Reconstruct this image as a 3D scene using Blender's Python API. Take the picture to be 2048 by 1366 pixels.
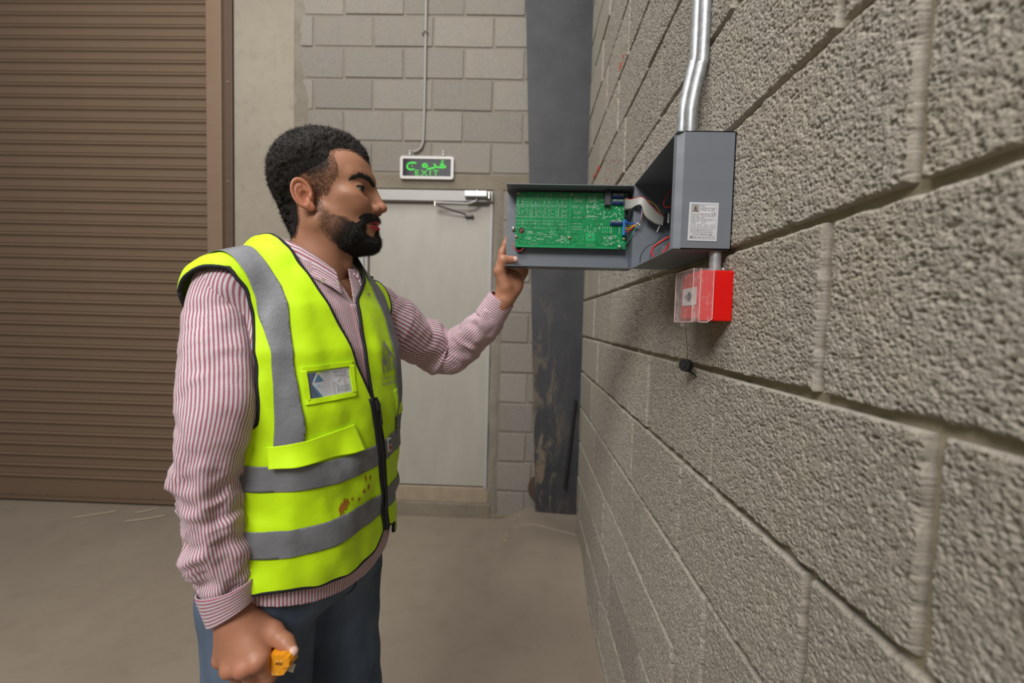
import bpy, bmesh, math, random
import numpy as np
from mathutils import Vector, Matrix

for _o in list(bpy.data.objects):
    bpy.data.objects.remove(_o)
SC = bpy.context.scene
COL = SC.collection
RNG = np.random.RandomState(7)
random.seed(7)

# ------------------------------------------------------------------ camera
CAM_Z = 1.36
_pitch, _yaw, _roll = 0.0474, -0.0287, 0.0259
_fw = Vector((math.sin(_yaw) * math.cos(_pitch), math.cos(_yaw) * math.cos(_pitch), -math.sin(_pitch)))
_rt = Vector((math.cos(_yaw), -math.sin(_yaw), 0))
_up = _rt.cross(_fw)
_rt2 = _rt * math.cos(_roll) + _up * math.sin(_roll)
_up2 = _up * math.cos(_roll) - _rt * math.sin(_roll)
cam_data = bpy.data.cameras.new('camera')
cam = bpy.data.objects.new('camera', cam_data)
COL.objects.link(cam)
cam.matrix_world = Matrix(((_rt2.x, _up2.x, -_fw.x, 0), (_rt2.y, _up2.y, -_fw.y, 0), (_rt2.z, _up2.z, -_fw.z, CAM_Z), (0, 0, 0, 1)))
cam_data.sensor_width = 36.0
cam_data.lens = 852.0 / 2048 * 36.0
cam_data.clip_start = 0.02
cam_data.dof.use_dof = True
cam_data.dof.focus_distance = 0.82
cam_data.dof.aperture_fstop = 3.2
SC.camera = cam

# ------------------------------------------------------------------ light
world = bpy.data.worlds.new('overcast_daylight')
SC.world = world
world.use_nodes = True
_bg = world.node_tree.nodes['Background']
_bg.inputs[0].default_value = (0.97, 0.985, 1.0, 1)
_bg.inputs[1].default_value = 0.13

def area_light(name, loc, target, sx, sy, power, color=(1, 1, 1), spread=180):
    d = bpy.data.lights.new(name, 'AREA')
    d.shape = 'RECTANGLE'; d.size = sx; d.size_y = sy; d.energy = power; d.color = color
    d.spread = math.radians(spread)
    o = bpy.data.objects.new(name, d)
    o.location = loc
    o.rotation_euler = (Vector(target) - Vector(loc)).to_track_quat('-Z', 'Y').to_euler()
    COL.objects.link(o)
    return o
# daylight from the open loading bay behind the photographer, and from the roof lights above
area_light('open_bay_daylight', (-1.25, -2.0, 3.9), (-0.2, 1.2, 1.3), 1.8, 1.4, 165, (1.0, 0.98, 0.95))
area_light('roof_light_daylight', (-1.2, 0.6, 4.8), (-0.9, 1.4, 0.8), 2.2, 2.2, 95, (1.0, 0.985, 0.96))

SC.view_settings.view_transform = 'Standard'
SC.view_settings.look = 'None'
SC.view_settings.gamma = 1.0
SC.view_settings.use_curve_mapping = False
SC.view_settings.exposure = -0.10

# ------------------------------------------------------------------ helpers
def lin(c):
    if isinstance(c, str):
        c = c.lstrip('#'); c = [int(c[i:i + 2], 16) / 255 for i in (0, 2, 4)]
    return tuple((x / 12.92 if x <= 0.04045 else ((x + 0.055) / 1.055) ** 2.4) for x in c) + (1.0,)

class NT:
    """tiny node tree builder"""
    def __init__(self, name, rough=0.6, metal=0.0, spec=0.5):
        self.m = bpy.data.materials.new(name); self.m.use_nodes = True
        self.t = self.m.node_tree; self.b = self.t.nodes['Principled BSDF']
        self.b.inputs['Roughness'].default_value = rough
        self.b.inputs['Metallic'].default_value = metal
        self.b.inputs['Specular IOR Level'].default_value = spec
        self._c = None
    def n(self, kind, **kw):
        x = self.t.nodes.new(kind)
        for k, v in kw.items(): setattr(x, k, v)
        return x
    def put(self, sock, v):
        if hasattr(v, 'is_linked') or isinstance(v, bpy.types.NodeSocket): self.t.links.new(v, sock)
        elif isinstance(v, str): sock.default_value = lin(v)
        else: sock.default_value = v
    def co(self, shift=False):
        if self._c is None:
            tc = self.n('ShaderNodeTexCoord'); o = tc.outputs['Object']
            if shift:
                oi = self.n('ShaderNodeObjectInfo'); mul = self.n('ShaderNodeMath', operation='MULTIPLY')
                self.put(mul.inputs[0], oi.outputs['Random']); mul.inputs[1].default_value = 37.0
                ad = self.n('ShaderNodeVectorMath', operation='ADD')
                self.put(ad.inputs[0], o); self.put(ad.inputs[1], mul.outputs[0]); o = ad.outputs[0]
            self._c = o
        return self._c
    def scaled(self, v):
        mp = self.n('ShaderNodeMapping'); self.put(mp.inputs['Vector'], self.co()); mp.inputs['Scale'].default_value = v
        return mp.outputs[0]
    def noise(self, scale, detail=4, rough=0.55, co=None, dist=0.0):
        x = self.n('ShaderNodeTexNoise'); self.put(x.inputs['Vector'], co if co is not None else self.co())
        x.inputs['Scale'].default_value = scale; x.inputs['Detail'].default_value = detail; x.inputs['Roughness'].default_value = rough
        x.inputs['Distortion'].default_value = dist
        return x.outputs[0]
    def voro(self, scale, co=None, feature='F1'):
        x = self.n('ShaderNodeTexVoronoi', feature=feature); self.put(x.inputs['Vector'], co if co is not None else self.co())
        x.inputs['Scale'].default_value = scale
        return x.outputs['Distance']
    def ramp(self, fac, stops):
        x = self.n('ShaderNodeValToRGB'); self.put(x.inputs[0], fac)
        el = x.color_ramp.elements
        while len(el) < len(stops): el.new(0.5)
        for e, (p, c) in zip(el, stops):
            e.position = p; e.color = lin(c) if isinstance(c, str) else (c, c, c, 1)
        return x.outputs[0]
    def mix(self, fac, a, b, mode='MIX'):
        x = self.n('ShaderNodeMix', data_type='RGBA', blend_type=mode)
        self.put(x.inputs[0], fac); self.put(x.inputs[6], a); self.put(x.inputs[7], b)
        return x.outputs[2]
    def math(self, op, a, b=0.0, c=None):
        x = self.n('ShaderNodeMath', operation=op); self.put(x.inputs[0], a); self.put(x.inputs[1], b)
        if c is not None: self.put(x.inputs[2], c)
        return x.outputs[0]
    def attr(self, name, out='Fac'):
        x = self.n('ShaderNodeAttribute'); x.attribute_name = name
        return x.outputs[out]
    def bump(self, h, strength=0.5, dist=0.01, normal=None):
        x = self.n('ShaderNodeBump'); self.put(x.inputs['Height'], h)
        x.inputs['Strength'].default_value = strength; x.inputs['Distance'].default_value = dist
        if normal is not None: self.put(x.inputs['Normal'], normal)
        self.put(self.b.inputs['Normal'], x.outputs[0])
        return x.outputs[0]
    def color(self, v): self.put(self.b.inputs['Base Color'], v); return self
    def set(self, **kw):
        for k, v in kw.items(): self.put(self.b.inputs[k.replace('_', ' ')], v)
        return self

def plain(name, col, rough=0.6, metal=0.0, spec=0.5, grain=0.0, gscale=60, bump=0.0):
    n = NT(name, rough, metal, spec)
    if grain:
        f = n.noise(gscale, 5)
        c = lin(col); lo = tuple(x * (1 - grain) for x in c[:3]) + (1,); hi = tuple(min(1, x * (1 + grain)) for x in c[:3]) + (1,)
        n.color(n.mix(f, lo, hi))
        if bump: n.bump(f, bump, 0.002)
    else:
        n.color(col)
    return n.m

def link(o, parent=None, **props):
    COL.objects.link(o)
    if parent is not None: o.parent = parent
    for k, v in props.items(): o[k] = v
    return o
def mesh_data(name, v, f, smooth=False, mats=()):
    me = bpy.data.meshes.new(name)
    me.from_pydata([tuple(map(float, x)) for x in v], [], [tuple(int(i) for i in x) for x in f])
    if smooth: me.shade_smooth()
    for m in mats: me.materials.append(m)
    return me
def mobj(name, v, f, mat, parent=None, smooth=False, **props):
    return link(bpy.data.objects.new(name, mesh_data(name, v, f, smooth, [mat])), parent, **props)
def empty(name, loc, parent=None, **props):
    o = bpy.data.objects.new(name, None); o.location = loc; o.empty_display_size = 0.05
    return link(o, parent, **props)
def thing(o, label, cat, group=None):
    o['label'] = label; o['category'] = cat
    if group: o['group'] = group
    return o

class MB:
    """collects shapes, builds ONE mesh object (coordinates relative to the parent's origin)"""
    def __init__(s): s.v = []; s.f = []
    def add(s, v, f):
        o = len(s.v); s.v += [tuple(map(float, x)) for x in v]; s.f += [tuple(int(i) + o for i in x) for x in f]; return s
    def box(s, x0, x1, y0, y1, z0, z1, bev=0.0):
        if bev <= 0:
            v = [(x, y, z) for x in (x0, x1) for y in (y0, y1) for z in (z0, z1)]
            return s.add(v, [(0, 1, 3, 2), (4, 6, 7, 5), (0, 4, 5, 1), (2, 3, 7, 6), (0, 2, 6, 4), (1, 5, 7, 3)])
        bm = bmesh.new(); bmesh.ops.create_cube(bm, size=1)
        for q in bm.verts: q.co = Vector(((x0 + x1) / 2 + q.co.x * (x1 - x0), (y0 + y1) / 2 + q.co.y * (y1 - y0), (z0 + z1) / 2 + q.co.z * (z1 - z0)))
        bmesh.ops.bevel(bm, geom=bm.edges[:], offset=bev, segments=2, profile=0.6, affect='EDGES')
        bm.verts.index_update(); s.add([q.co for q in bm.verts], [[q.index for q in f.verts] for f in bm.faces]); bm.free(); return s
    def cyl(s, a, b, r, n=16, r2=None, cap=True):
        return s.tube([a, b], [r, r if r2 is None else r2], n, cap)
    def tube(s, pts, r, n=10, cap=True):
        v, f = tube_geo(pts, r, n, cap); return s.add(v, f)
    def ball(s, c, r, n=10, m=6, sc=(1, 1, 1)):
        v = []; f = []
        for i in range(m + 1):
            t = math.pi * i / m
            for j in range(n):
                p = 2 * math.pi * j / n
                v.append((c[0] + r * sc[0] * math.sin(t) * math.cos(p), c[1] + r * sc[1] * math.sin(t) * math.sin(p), c[2] + r * sc[2] * math.cos(t)))
        for i in range(m):
            for j in range(n):
                f.append((i * n + j, (i + 1) * n + j, (i + 1) * n + (j + 1) % n, i * n + (j + 1) % n))
        return s.add(v, f)
    def build(s, name, mat, parent=None, smooth=False, **props):
        o = mobj(name, s.v, s.f, mat, parent, False, **props)
        if smooth:
            try: o.data.shade_auto_smooth(math.radians(40))
            except Exception:
                o.data.shade_smooth()
                try: o.data.set_sharp_from_angle(angle=math.radians(40))
                except Exception: pass
        return o

def tube_geo(pts, r, n=10, cap=True):
    P = np.array(pts, float); m = len(P)
    if np.isscalar(r): r = [r] * m
    T = np.gradient(P, axis=0) if m > 2 else np.array([P[1] - P[0]] * 2)
    T /= np.maximum(np.linalg.norm(T, axis=1), 1e-9)[:, None]
    u = np.cross(T[0], (0, 0, 1.0))
    if np.linalg.norm(u) < 0.1: u = np.cross(T[0], (1.0, 0, 0))
    u /= np.linalg.norm(u); v = []; f = []
    for i in range(m):
        u = u - T[i] * (u @ T[i]); u /= np.linalg.norm(u); w = np.cross(T[i], u)
        for j in range(n):
            a = 2 * math.pi * j / n
            v.append(P[i] + r[i] * (math.cos(a) * u + math.sin(a) * w))
    for i in range(m - 1):
        for j in range(n):
            f.append((i * n + j, i * n + (j + 1) % n, (i + 1) * n + (j + 1) % n, (i + 1) * n + j))
    if cap:
        f.append(tuple(range(n))[::-1]); f.append(tuple(range((m - 1) * n, m * n)))
    return v, f
def spline(pts, n=8):
    """Catmull-Rom through the points"""
    P = [np.array(p, float) for p in pts]; P = [2 * P[0] - P[1]] + P + [2 * P[-1] - P[-2]]; out = []
    for i in range(1, len(P) - 2):
        for k in range(n):
            t = k / n
            out.append(0.5 * (2 * P[i] + (P[i + 1] - P[i - 1]) * t + (2 * P[i - 1] - 5 * P[i] + 4 * P[i + 1] - P[i + 2]) * t * t + (3 * P[i] - P[i - 1] - 3 * P[i + 1] + P[i + 2]) * t ** 3))
    out.append(P[-2]); return np.array(out)
def sstep(a, b, x):
    t = np.clip((x - a) / (b - a), 0, 1); return t * t * (3 - 2 * t)

def text_obj(body, name, size, loc, xdir, ydir, mat, parent, align='LEFT', width=None, spacing=1.0):
    """flat printed lettering, lying in the plane of xdir (reading direction) and ydir (up)"""
    cu = bpy.data.curves.new(name, 'FONT'); cu.body = body; cu.size = size; cu.align_x = align; cu.space_character = spacing
    cu.resolution_u = 2; cu.extrude = 0.0
    tmp = bpy.data.objects.new(name, cu); COL.objects.link(tmp)
    bpy.context.view_layer.update()
    me = bpy.data.meshes.new_from_object(tmp.evaluated_get(bpy.context.evaluated_depsgraph_get()))
    bpy.data.objects.remove(tmp)
    co = np.zeros(len(me.vertices) * 3); me.vertices.foreach_get('co', co); co = co.reshape(-1, 3)
    if width and len(co):
        w = co[:, 0].max() - co[:, 0].min()
        if w > 0: co[:, 0] *= width / w
    X = np.array(xdir, float); Y = np.array(ydir, float)
    co = np.array(loc, float) + co[:, :1] * X + co[:, 1:2] * Y
    me.vertices.foreach_set('co', co.astype(np.float32).ravel()); me.update()
    me.materials.clear(); me.materials.append(mat); me.name = name
    return link(bpy.data.objects.new(name, me), parent)

# ------------------------------------------------------------------ materials of the place
def block_material(name, light, dark, warm, fine=1.0):
    n = NT(name, 0.92, 0, 0.25); c = n.co(True)
    oi = n.n('ShaderNodeObjectInfo')
    big = n.noise(9, 4); mid = n.noise(70, 6, 0.7); sp = n.noise(420 * fine, 3, 0.6)
    col = n.mix(n.ramp(mid, [(0.3, 0.0), (0.7, 1.0)]), dark, light)
    col = n.mix(n.ramp(big, [(0.4, 0.0), (0.75, 0.7)]), col, warm)
    col = n.mix(n.math('MULTIPLY', n.ramp(sp, [(0.35, 0.0), (0.7, 1.0)]), 0.55), col, light)
    br = n.math('MULTIPLY_ADD', oi.outputs['Random'], 0.20, 0.88)
    hs = n.n('ShaderNodeHueSaturation'); n.put(hs.inputs['Color'], col); n.put(hs.inputs['Value'], br)
    n.color(hs.outputs[0])
    v = n.voro(560 * fine); nz = n.noise(800 * fine, 4, 0.7)
    h = n.math('ADD', n.math('MULTIPLY', n.ramp(v, [(0.1, 0.0), (0.55, 1.0)]), -0.5), nz)
    n.bump(h, 0.6, 0.0014)
    return n.m
M = {}
M['block_near'] = block_material('concrete_block_grey', '#aca599', '#878077', '#9f9686')
M['block_back'] = block_material('concrete_block_smooth_grey', '#969088', '#7d776f', '#91877b', 0.7)

def concrete(name, a, b, c, scale=3.0, rough=0.85, bump=0.25, bscale=80):
    n = NT(name, rough, 0, 0.3); n.co()
    f1 = n.noise(scale, 6, 0.6, dist=0.4); f2 = n.noise(scale * 7, 5, 0.65)
    col = n.mix(n.ramp(f1, [(0.35, 0.0), (0.68, 1.0)]), a, b)
    col = n.mix(n.math('MULTIPLY', n.ramp(f2, [(0.5, 0.0), (0.8, 1.0)]), 0.6), col, c)
    n.color(col); n.bump(n.noise(bscale, 5, 0.7), bump, 0.004)
    return n.m
M['mortar'] = concrete('mortar_beige', '#9d927d', '#a79c85', '#8d8270', 8, 0.95, 0.5, 160)
M['mortar_back'] = concrete('mortar_grey', '#847c71', '#8d857a', '#776f65', 5, 0.95, 0.5, 160)
M['pillar'] = concrete('cast_concrete', '#958c7e', '#a09788', '#857c6f', 2.2, 0.85, 0.2, 60)
M['plaster'] = concrete('rough_plaster', '#7e776c', '#8d867a', '#6f685e', 5, 0.95, 0.7, 50)
M['floor'] = concrete('dusty_concrete', '#877b6d', '#918575', '#7d7061', 1.3, 0.8, 0.15, 120)
M['lintel'] = concrete('lintel_concrete', '#7d7465', '#8a8172', '#716758', 4, 0.9, 0.4, 70)

# ------------------------------------------------------------------ floor
xs = np.unique(np.concatenate([np.linspace(-6, -0.4, 15), np.linspace(-0.4, 0.42, 130), np.linspace(0.42, 0.6, 3)]))
ys = np.unique(np.concatenate([np.linspace(-4, 1.8, 14), np.linspace(1.8, 2.98, 190)]))
GX, GY = np.meshgrid(xs, ys, indexing='ij')
md = sstep(-0.16, 0.10, GX) * sstep(1.95, 2.40, GY + 0.25 * GX)
GZ = 0.085 * md + 0.045 * md * np.exp(-((GY - 2.3) / 0.25) ** 2) + 0.006 * np.sin(GX * 9 + GY * 5) * md
def seg_d(ax, ay, bx, by):
    t = np.clip(((GX - ax) * (bx - ax) + (GY - ay) * (by - ay)) / ((bx - ax) ** 2 + (by - ay) ** 2), 0, 1)
    return np.hypot(GX - ax - t * (bx - ax), GY - ay - t * (by - ay))
for s in ((0.0, 2.82, -0.06, 2.70), (-0.06, 2.70, -0.05, 2.62), (-0.05, 2.62, -0.08, 2.53), (-0.03, 2.66, 0.12, 2.58), (0.12, 2.58, 0.34, 2.45)):
    GZ -= 0.016 * np.exp(-(seg_d(*s) / 0.0065) ** 2)
nx, ny = GX.shape
vid = np.arange(nx * ny).reshape(nx, ny)
ff = np.stack([vid[:-1, :-1], vid[1:, :-1], vid[1:, 1:], vid[:-1, 1:]], -1).reshape(-1, 4)
floor = mobj('floor', np.stack([GX, GY, GZ], -1).reshape(-1, 3), ff, M['floor'], smooth=True, kind='structure')

# ------------------------------------------------------------------ right wall: rough concrete blocks
WX = 0.3385
wall_right = MB().box(WX + 0.0105, WX + 0.19, -3.6, 2.50, -0.02, 3.94).build('wall_right', M['mortar'], kind='structure')

def rough_block(seed, L, Hh, res, D=0.06):
    """a block whose front face is the plane x = 0, looking to -x; y along the wall, z up; centred"""
    r = np.random.RandomState(seed)
    ny_, nz_ = max(2, int(L / res)), max(2, int(Hh / res))
    y = np.linspace(-L / 2, L / 2, ny_ + 1); z = np.linspace(-Hh / 2, Hh / 2, nz_ + 1)
    Yg, Zg = np.meshgrid(y, z, indexing='ij'); h = np.zeros_like(Yg)
    fine_ = res < 0.002; k = int(L * Hh / (0.0031 ** 2)) if fine_ else int(L * Hh / (0.012 ** 2))
    for _ in range(k):                                         # open pores between the grains
        cy, cz = r.uniform(-L / 2, L / 2), r.uniform(-Hh / 2, Hh / 2)
        ra = 0.0007 + 0.0021 * r.rand() ** 3.0; e = 0.6 + 0.8 * r.rand(); dp = ra * r.uniform(0.5, 1.7)
        i0, i1 = np.searchsorted(y, (cy - ra * 2, cy + ra * 2)); j0, j1 = np.searchsorted(z, (cz - ra * 2, cz + ra * 2))
        if i1 <= i0 or j1 <= j0: continue
        q = ((Yg[i0:i1, j0:j1] - cy) / (ra * e)) ** 2 + ((Zg[i0:i1, j0:j1] - cz) * e / ra) ** 2
        h[i0:i1, j0:j1] = np.minimum(h[i0:i1, j0:j1], -dp * np.clip(1.15 - q, 0, 1))
    h += 0.0004 * r.randn(*h.shape) * fine_
    coarse = r.randn(int(L / .014) + 3, int(Hh / .014) + 3)
    ii = np.linspace(0, coarse.shape[0] - 1.001, ny_ + 1); jj = np.linspace(0, coarse.shape[1] - 1.001, nz_ + 1)
    a = coarse[ii.astype(int)][:, jj.astype(int)]; b = coarse[ii.astype(int) + 1][:, jj.astype(int)]
    c = coarse[ii.astype(int)][:, jj.astype(int) + 1]; d = coarse[ii.astype(int) + 1][:, jj.astype(int) + 1]
    fi = (ii % 1)[:, None]; fj = (jj % 1)[None]
    cn = a * (1 - fi) * (1 - fj) + b * fi * (1 - fj) + c * (1 - fi) * fj + d * fi * fj
    h += 0.0005 * cn * fine_
    ed = np.minimum(np.minimum(Yg + L / 2, L / 2 - Yg), np.minimum(Zg + Hh / 2, Hh / 2 - Zg)) + 0.0014 * cn + 0.0008 * r.rand(*h.shape)
    h -= 0.004 * np.clip(1 - ed / 0.004, 0, 1.4) ** 2          # worn arris
    v = np.stack([-h, Yg, Zg], -1).reshape(-1, 3)
    idx = np.arange(v.shape[0]).reshape(ny_ + 1, nz_ + 1)
    f = np.stack([idx[:-1, :-1], idx[:-1, 1:], idx[1:, 1:], idx[1:, :-1]], -1).reshape(-1, 4).tolist()
    ring = list(idx[:, 0]) + list(idx[-1, 1:]) + list(idx[-2::-1, -1]) + list(idx[0, -2:0:-1])
    base = len(v); back = v[ring].copy(); back[:, 0] = D
    v = np.vstack([v, back]); m = len(ring)
    f += [(ring[i], ring[(i + 1) % m], base + (i + 1) % m, base + i) for i in range(m)]
    return v, f

CR, LB, J = 0.2052, 0.40, 0.0110
Z0 = 1.2816 - 6 * CR
hi_full = [mesh_data('rough_block', *rough_block(20 + i, LB - J, CR - J, 0.00115), True, [M['block_near']]) for i in range(3)]
mid_full = [mesh_data('rough_block_far', *rough_block(40 + i, LB - J, CR - J, 0.0045), True, [M['block_near']]) for i in range(3)]
cut_cache = {}
for row in range(-1, 19):
    z = Z0 + row * CR
    off = 0.497 if row % 2 == 0 else (0.392 if row == 7 else 0.3565)                     # perpends of alternate courses
    k0 = int(math.floor((-1.9 - off) / LB))
    for k in range(k0, 7):
        ya, yb = off + k * LB, off + (k + 1) * LB
        if ya > 2.47: continue
        yb = min(yb, 2.50 + J / 2)
        L = yb - ya - J
        if L < 0.03: continue
        zb, zt = z + J / 2, z + CR - J / 2
        if zt < 0.02: continue
        full = abs(L - (LB - J)) < 0.002
        near = yb > 0.18 and ya < 1.80
        if full: me = (hi_full if near else mid_full)[(row * 3 + k * 5) % 3]
        else:
            key = round(L, 3)
            if key not in cut_cache: cut_cache[key] = mesh_data('cut_block', *rough_block(77, L, CR - J, 0.006), True, [M['block_near']])
            me = cut_cache[key]
        o = link(bpy.data.objects.new('concrete_block', me), wall_right)
        o.location = (WX + 0.0016 * math.sin(row * 7.1 + k * 3.3) - 0.0005, (ya + yb) / 2, (zb + zt) / 2)
        o.rotation_euler = ((math.pi if (row + k) % 2 else 0) + 0.003 * math.sin(row * 5 + k), 0.004 * math.sin(k * 9.7 + row), 0)
# ------------------------------------------------------------------ back wall: smoother blocks, door opening
WY = 2.8768
wall_back = empty('wall_back', (0, WY, 0), kind='structure')
wb = MB()
for (x0, x1, z0, z1) in ((-1.62, -1.11, 0, 2.24), (-0.222, 0.62, 0, 2.24), (-1.62, 0.62, 2.24, 3.9)):
    wb.box(x0, x1, 0.0025, 0.20, z0, z1)
wb.build('mortar_bed', M['mortar_back'], wall_back)
MB().box(-1.36, 0.30, -0.004, 0.06, 2.2285, 2.325, 0.006).build('lintel', M['lintel'], wall_back)
def plain_block(L, Hh, D=0.05, seed=0):
    bm = bmesh.new(); bmesh.ops.create_cube(bm, size=1)
    r = random.Random(seed)
    for q in bm.verts:
        q.co = Vector((q.co.x * L + r.uniform(-.003, .003), q.co.y * D, q.co.z * Hh + r.uniform(-.003, .003)))
    bmesh.ops.bevel(bm, geom=[e for e in bm.edges if e.verts[0].co.y < 0 or e.verts[1].co.y < 0], offset=0.0035, segments=1, affect='EDGES')
    me = bpy.data.meshes.new('plain_block'); bm.to_mesh(me); bm.free(); me.materials.append(M['block_back']); return me
pb_cache = {}
def back_block(x0, x1, z0, z1, k):
    L, Hh = x1 - x0, z1 - z0
    key = (round(L, 3), round(Hh, 3), k % 3)
    if key not in pb_cache: pb_cache[key] = plain_block(L, Hh, 0.05, k % 3)
    o = link(bpy.data.objects.new('wall_block', pb_cache[key]), wall_back)
    o.location = ((x0 + x1) / 2, 0.021 + 0.002 * math.sin(k * 2.7), (z0 + z1) / 2)
CB = 0.2033; JB = 0.014
kk = 0
for row in range(0, 8):                                         # courses above the lintel
    zt = 2.3312 + (row + 1) * CB; zb = zt - CB
    off = (-1.4492, -1.2444)[(row) % 2] if True else 0
    for k in range(-2, 6):
        x0, x1 = max(off + k * LB, -1.60), min(off + (k + 1) * LB, 0.42)
        if x1 - x0 < 0.05: continue
        kk += 1; back_block(x0 + JB / 2, x1 - JB / 2, zb + JB / 2, zt - JB / 2, kk)
for row in range(0, 11):                                        # door piers
    zt = 2.2285 - row * 0.2035; zb = max(zt - 0.2035, 0.0)
    for x0, x1 in ((-0.165, 0.075 if row % 2 else 0.03), (0.075 if row % 2 else 0.03, 0.42), (-1.60, -1.36 if row % 2 else -1.22), (-1.36 if row % 2 else -1.22, -1.12)):
        if zt - zb < 0.05: continue
        kk += 1; back_block(x0 + JB / 2, x1 - JB / 2, zb + JB / 2, zt - JB / 2, kk)
# rendered door reveal and the plaster smeared where the blocks meet the pillar
def lumpy_patch(name, x0, x1, z0, z1, depth, mat, seed, amp):
    r = np.random.RandomState(seed); nz_ = 46; nx_ = 5; v = []; f = []
    jl = np.convolve(r.randn(nz_ + 5), np.ones(5) / 5, 'valid') * amp; jr = np.convolve(r.randn(nz_ + 5), np.ones(3) / 3, 'same')[:nz_ + 1] * amp
    for i in range(nz_ + 1):
        z = z0 + (z1 - z0) * i / nz_
        for j in range(nx_ + 1):
            t = j / nx_; e = min(t, 1 - t) * 2
            v.append((x0 + jl[i] + (x1 + jr[i] - x0 - jl[i]) * t, -depth * e ** 0.5 + 0.001 * r.randn() + 0.002, z))
    for i in range(nz_):
        for j in range(nx_):
            a = i * (nx_ + 1) + j; f.append((a, a + 1, a + nx_ + 2, a + nx_ + 1))
    return mobj(name, v, f, mat, wall_back, True)
lumpy_patch('plaster_reveal', -0.228, -0.160, 0.02, 2.23, 0.010, M['plaster'], 3, 0.010)
lumpy_patch('plaster_smear', -1.62, -1.50, 0.0, 3.9, 0.012, M['plaster'], 5, 0.05)
MB().box(-1.12, -0.20, -0.015, 0.14, -0.01, 0.10, 0.01).build('door_step', M['lintel'], wall_back)
MB().box(-1.10, -0.222, -0.005, 0.14, 0.10, 0.206, 0.006).build('door_threshold', plain('dusty_threshold', '#9c8c78', 0.9, grain=0.25, gscale=14, bump=0.4), wall_back)
MB().box(-0.228, 0.12, -0.012, 0.05, -0.01, 0.028, 0.008).build('wall_footing', M['lintel'], wall_back)
# ------------------------------------------------------------------ concrete pillar beside the shutter
pillar = MB().box(-1.985, -1.575, WY - 0.012, WY + 0.3, -0.02, 3.9, 0.008).build('wall_pillar', M['pillar'], kind='structure')

# ------------------------------------------------------------------ roller shutter
def paint_metal(name, col, rough=0.4, spec=0.5, scr=0.12, metal=0.0):
    n = NT(name, rough, metal, spec); n.co()
    f = n.noise(3, 5, 0.6); c = lin(col)
    n.color(n.mix(f, tuple(x * (1 - scr) for x in c[:3]) + (1,), tuple(min(1, x * (1 + scr)) for x in c[:3]) + (1,)))
    n.set(Roughness=n.math('MULTIPLY_ADD', n.noise(14, 4), 0.25, rough - 0.12))
    n.bump(n.noise(2.5, 2, co=n.scaled((0.4, 1, 6))), 0.12, 0.02)
    return n.m
M['shutter'] = paint_metal('brown_shutter_paint', '#75614f', 0.40, 0.45, 0.08)
M['rail'] = paint_metal('brown_rail_paint', '#846e5b', 0.42, 0.4, 0.06)
M['rail_dark'] = paint_metal('brown_rail_channel', '#5e4c3f', 0.5, 0.4, 0.06)
M['dark'] = plain('black_rubber', '#141312', 0.7)
M['zinc'] = NT('galvanised_zinc', 0.36, 0.85).m
def zinc():
    n = NT('galvanised_steel', 0.42, 0.6); n.co()
    n.color(n.mix(n.ramp(n.noise(60, 5, 0.7), [(0.35, 0.0), (0.7, 1.0)]), '#989b9d', '#bcbfc0'))
    n.set(Roughness=n.math('MULTIPLY_ADD', n.noise(90, 4), 0.3, 0.32)); n.bump(n.noise(35, 3), 0.15, 0.003)
    return n.m
M['zinc'] = zinc()
M['screw'] = plain('bright_screw_steel', '#c9c4b8', 0.25, 0.9)
shutter = thing(empty('roller_shutter', (-2.14, WY, 0)), 'closed brown metal roller shutter filling the left of the back wall', 'shutter')
prof = []                                                       # slat section: flat face, then the rolled interlock
SP = 0.0772
for t in np.linspace(0, 1, 5): prof.append((0.001 * math.sin(math.pi * t), 0.050 * t))
for t in np.linspace(0, math.pi, 7)[1:]: prof.append((-0.0085 * math.sin(t) , 0.050 + 0.0095 - 0.0095 * math.cos(t)))
for t in np.linspace(0, math.pi, 4)[1:]: prof.append((0.005 * math.sin(t), 0.069 + 0.0041 - 0.0041 * math.cos(t)))
sv, sf = [], []
for x in (-2.55, 0.02):
    for y, z in prof: sv.append((x, y, z))
mprof = len(prof)
sf = [(i, i + 1, mprof + i + 1, mprof + i) for i in range(mprof - 1)]
slat_me = mesh_data('slat', sv, sf, True, [M['shutter']])
for k in range(48):
    o = link(bpy.data.objects.new('slat', slat_me), shutter); o.location = (0, -0.004, 0.118 + k * SP)
bb = MB(); bb.box(-2.55, 0.0, -0.012, 0.02, 0.016, 0.122); bb.box(-2.55, 0.0, -0.024, -0.012, 0.016, 0.030); bb.box(-2.55, 0.0, -0.017, -0.011, 0.046, 0.054)
bar = bb.build('bottom_bar', M['shutter'], shutter)
for k in range(10): MB().ball((-0.18 - 0.255 * k, -0.013, 0.052), 0.010, 8, 5, (1, 0.6, 1)).build('bolt', M['rail_dark'], bar, True)
MB().box(-2.55, 0, -0.002, 0.012, 0.0, 0.02).build('bottom_seal', M['dark'], shutter)
rail = MB().box(-0.006, 0.095, -0.050, -0.010, 0.0, 3.9, 0.004).build('guide_rail', M['rail'], shutter)
MB().box(0.095, 0.150, -0.022, 0.0, 0.0, 3.9, 0.003).build('guide_flange', M['rail_dark'], rail)
for z in (0.3, 0.95, 1.6, 2.25, 2.9, 3.5): MB().ball((0.122, -0.024, z), 0.008, 8, 5, (1, 0.5, 1)).build('rivet', M['rail'], rail, True)

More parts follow.
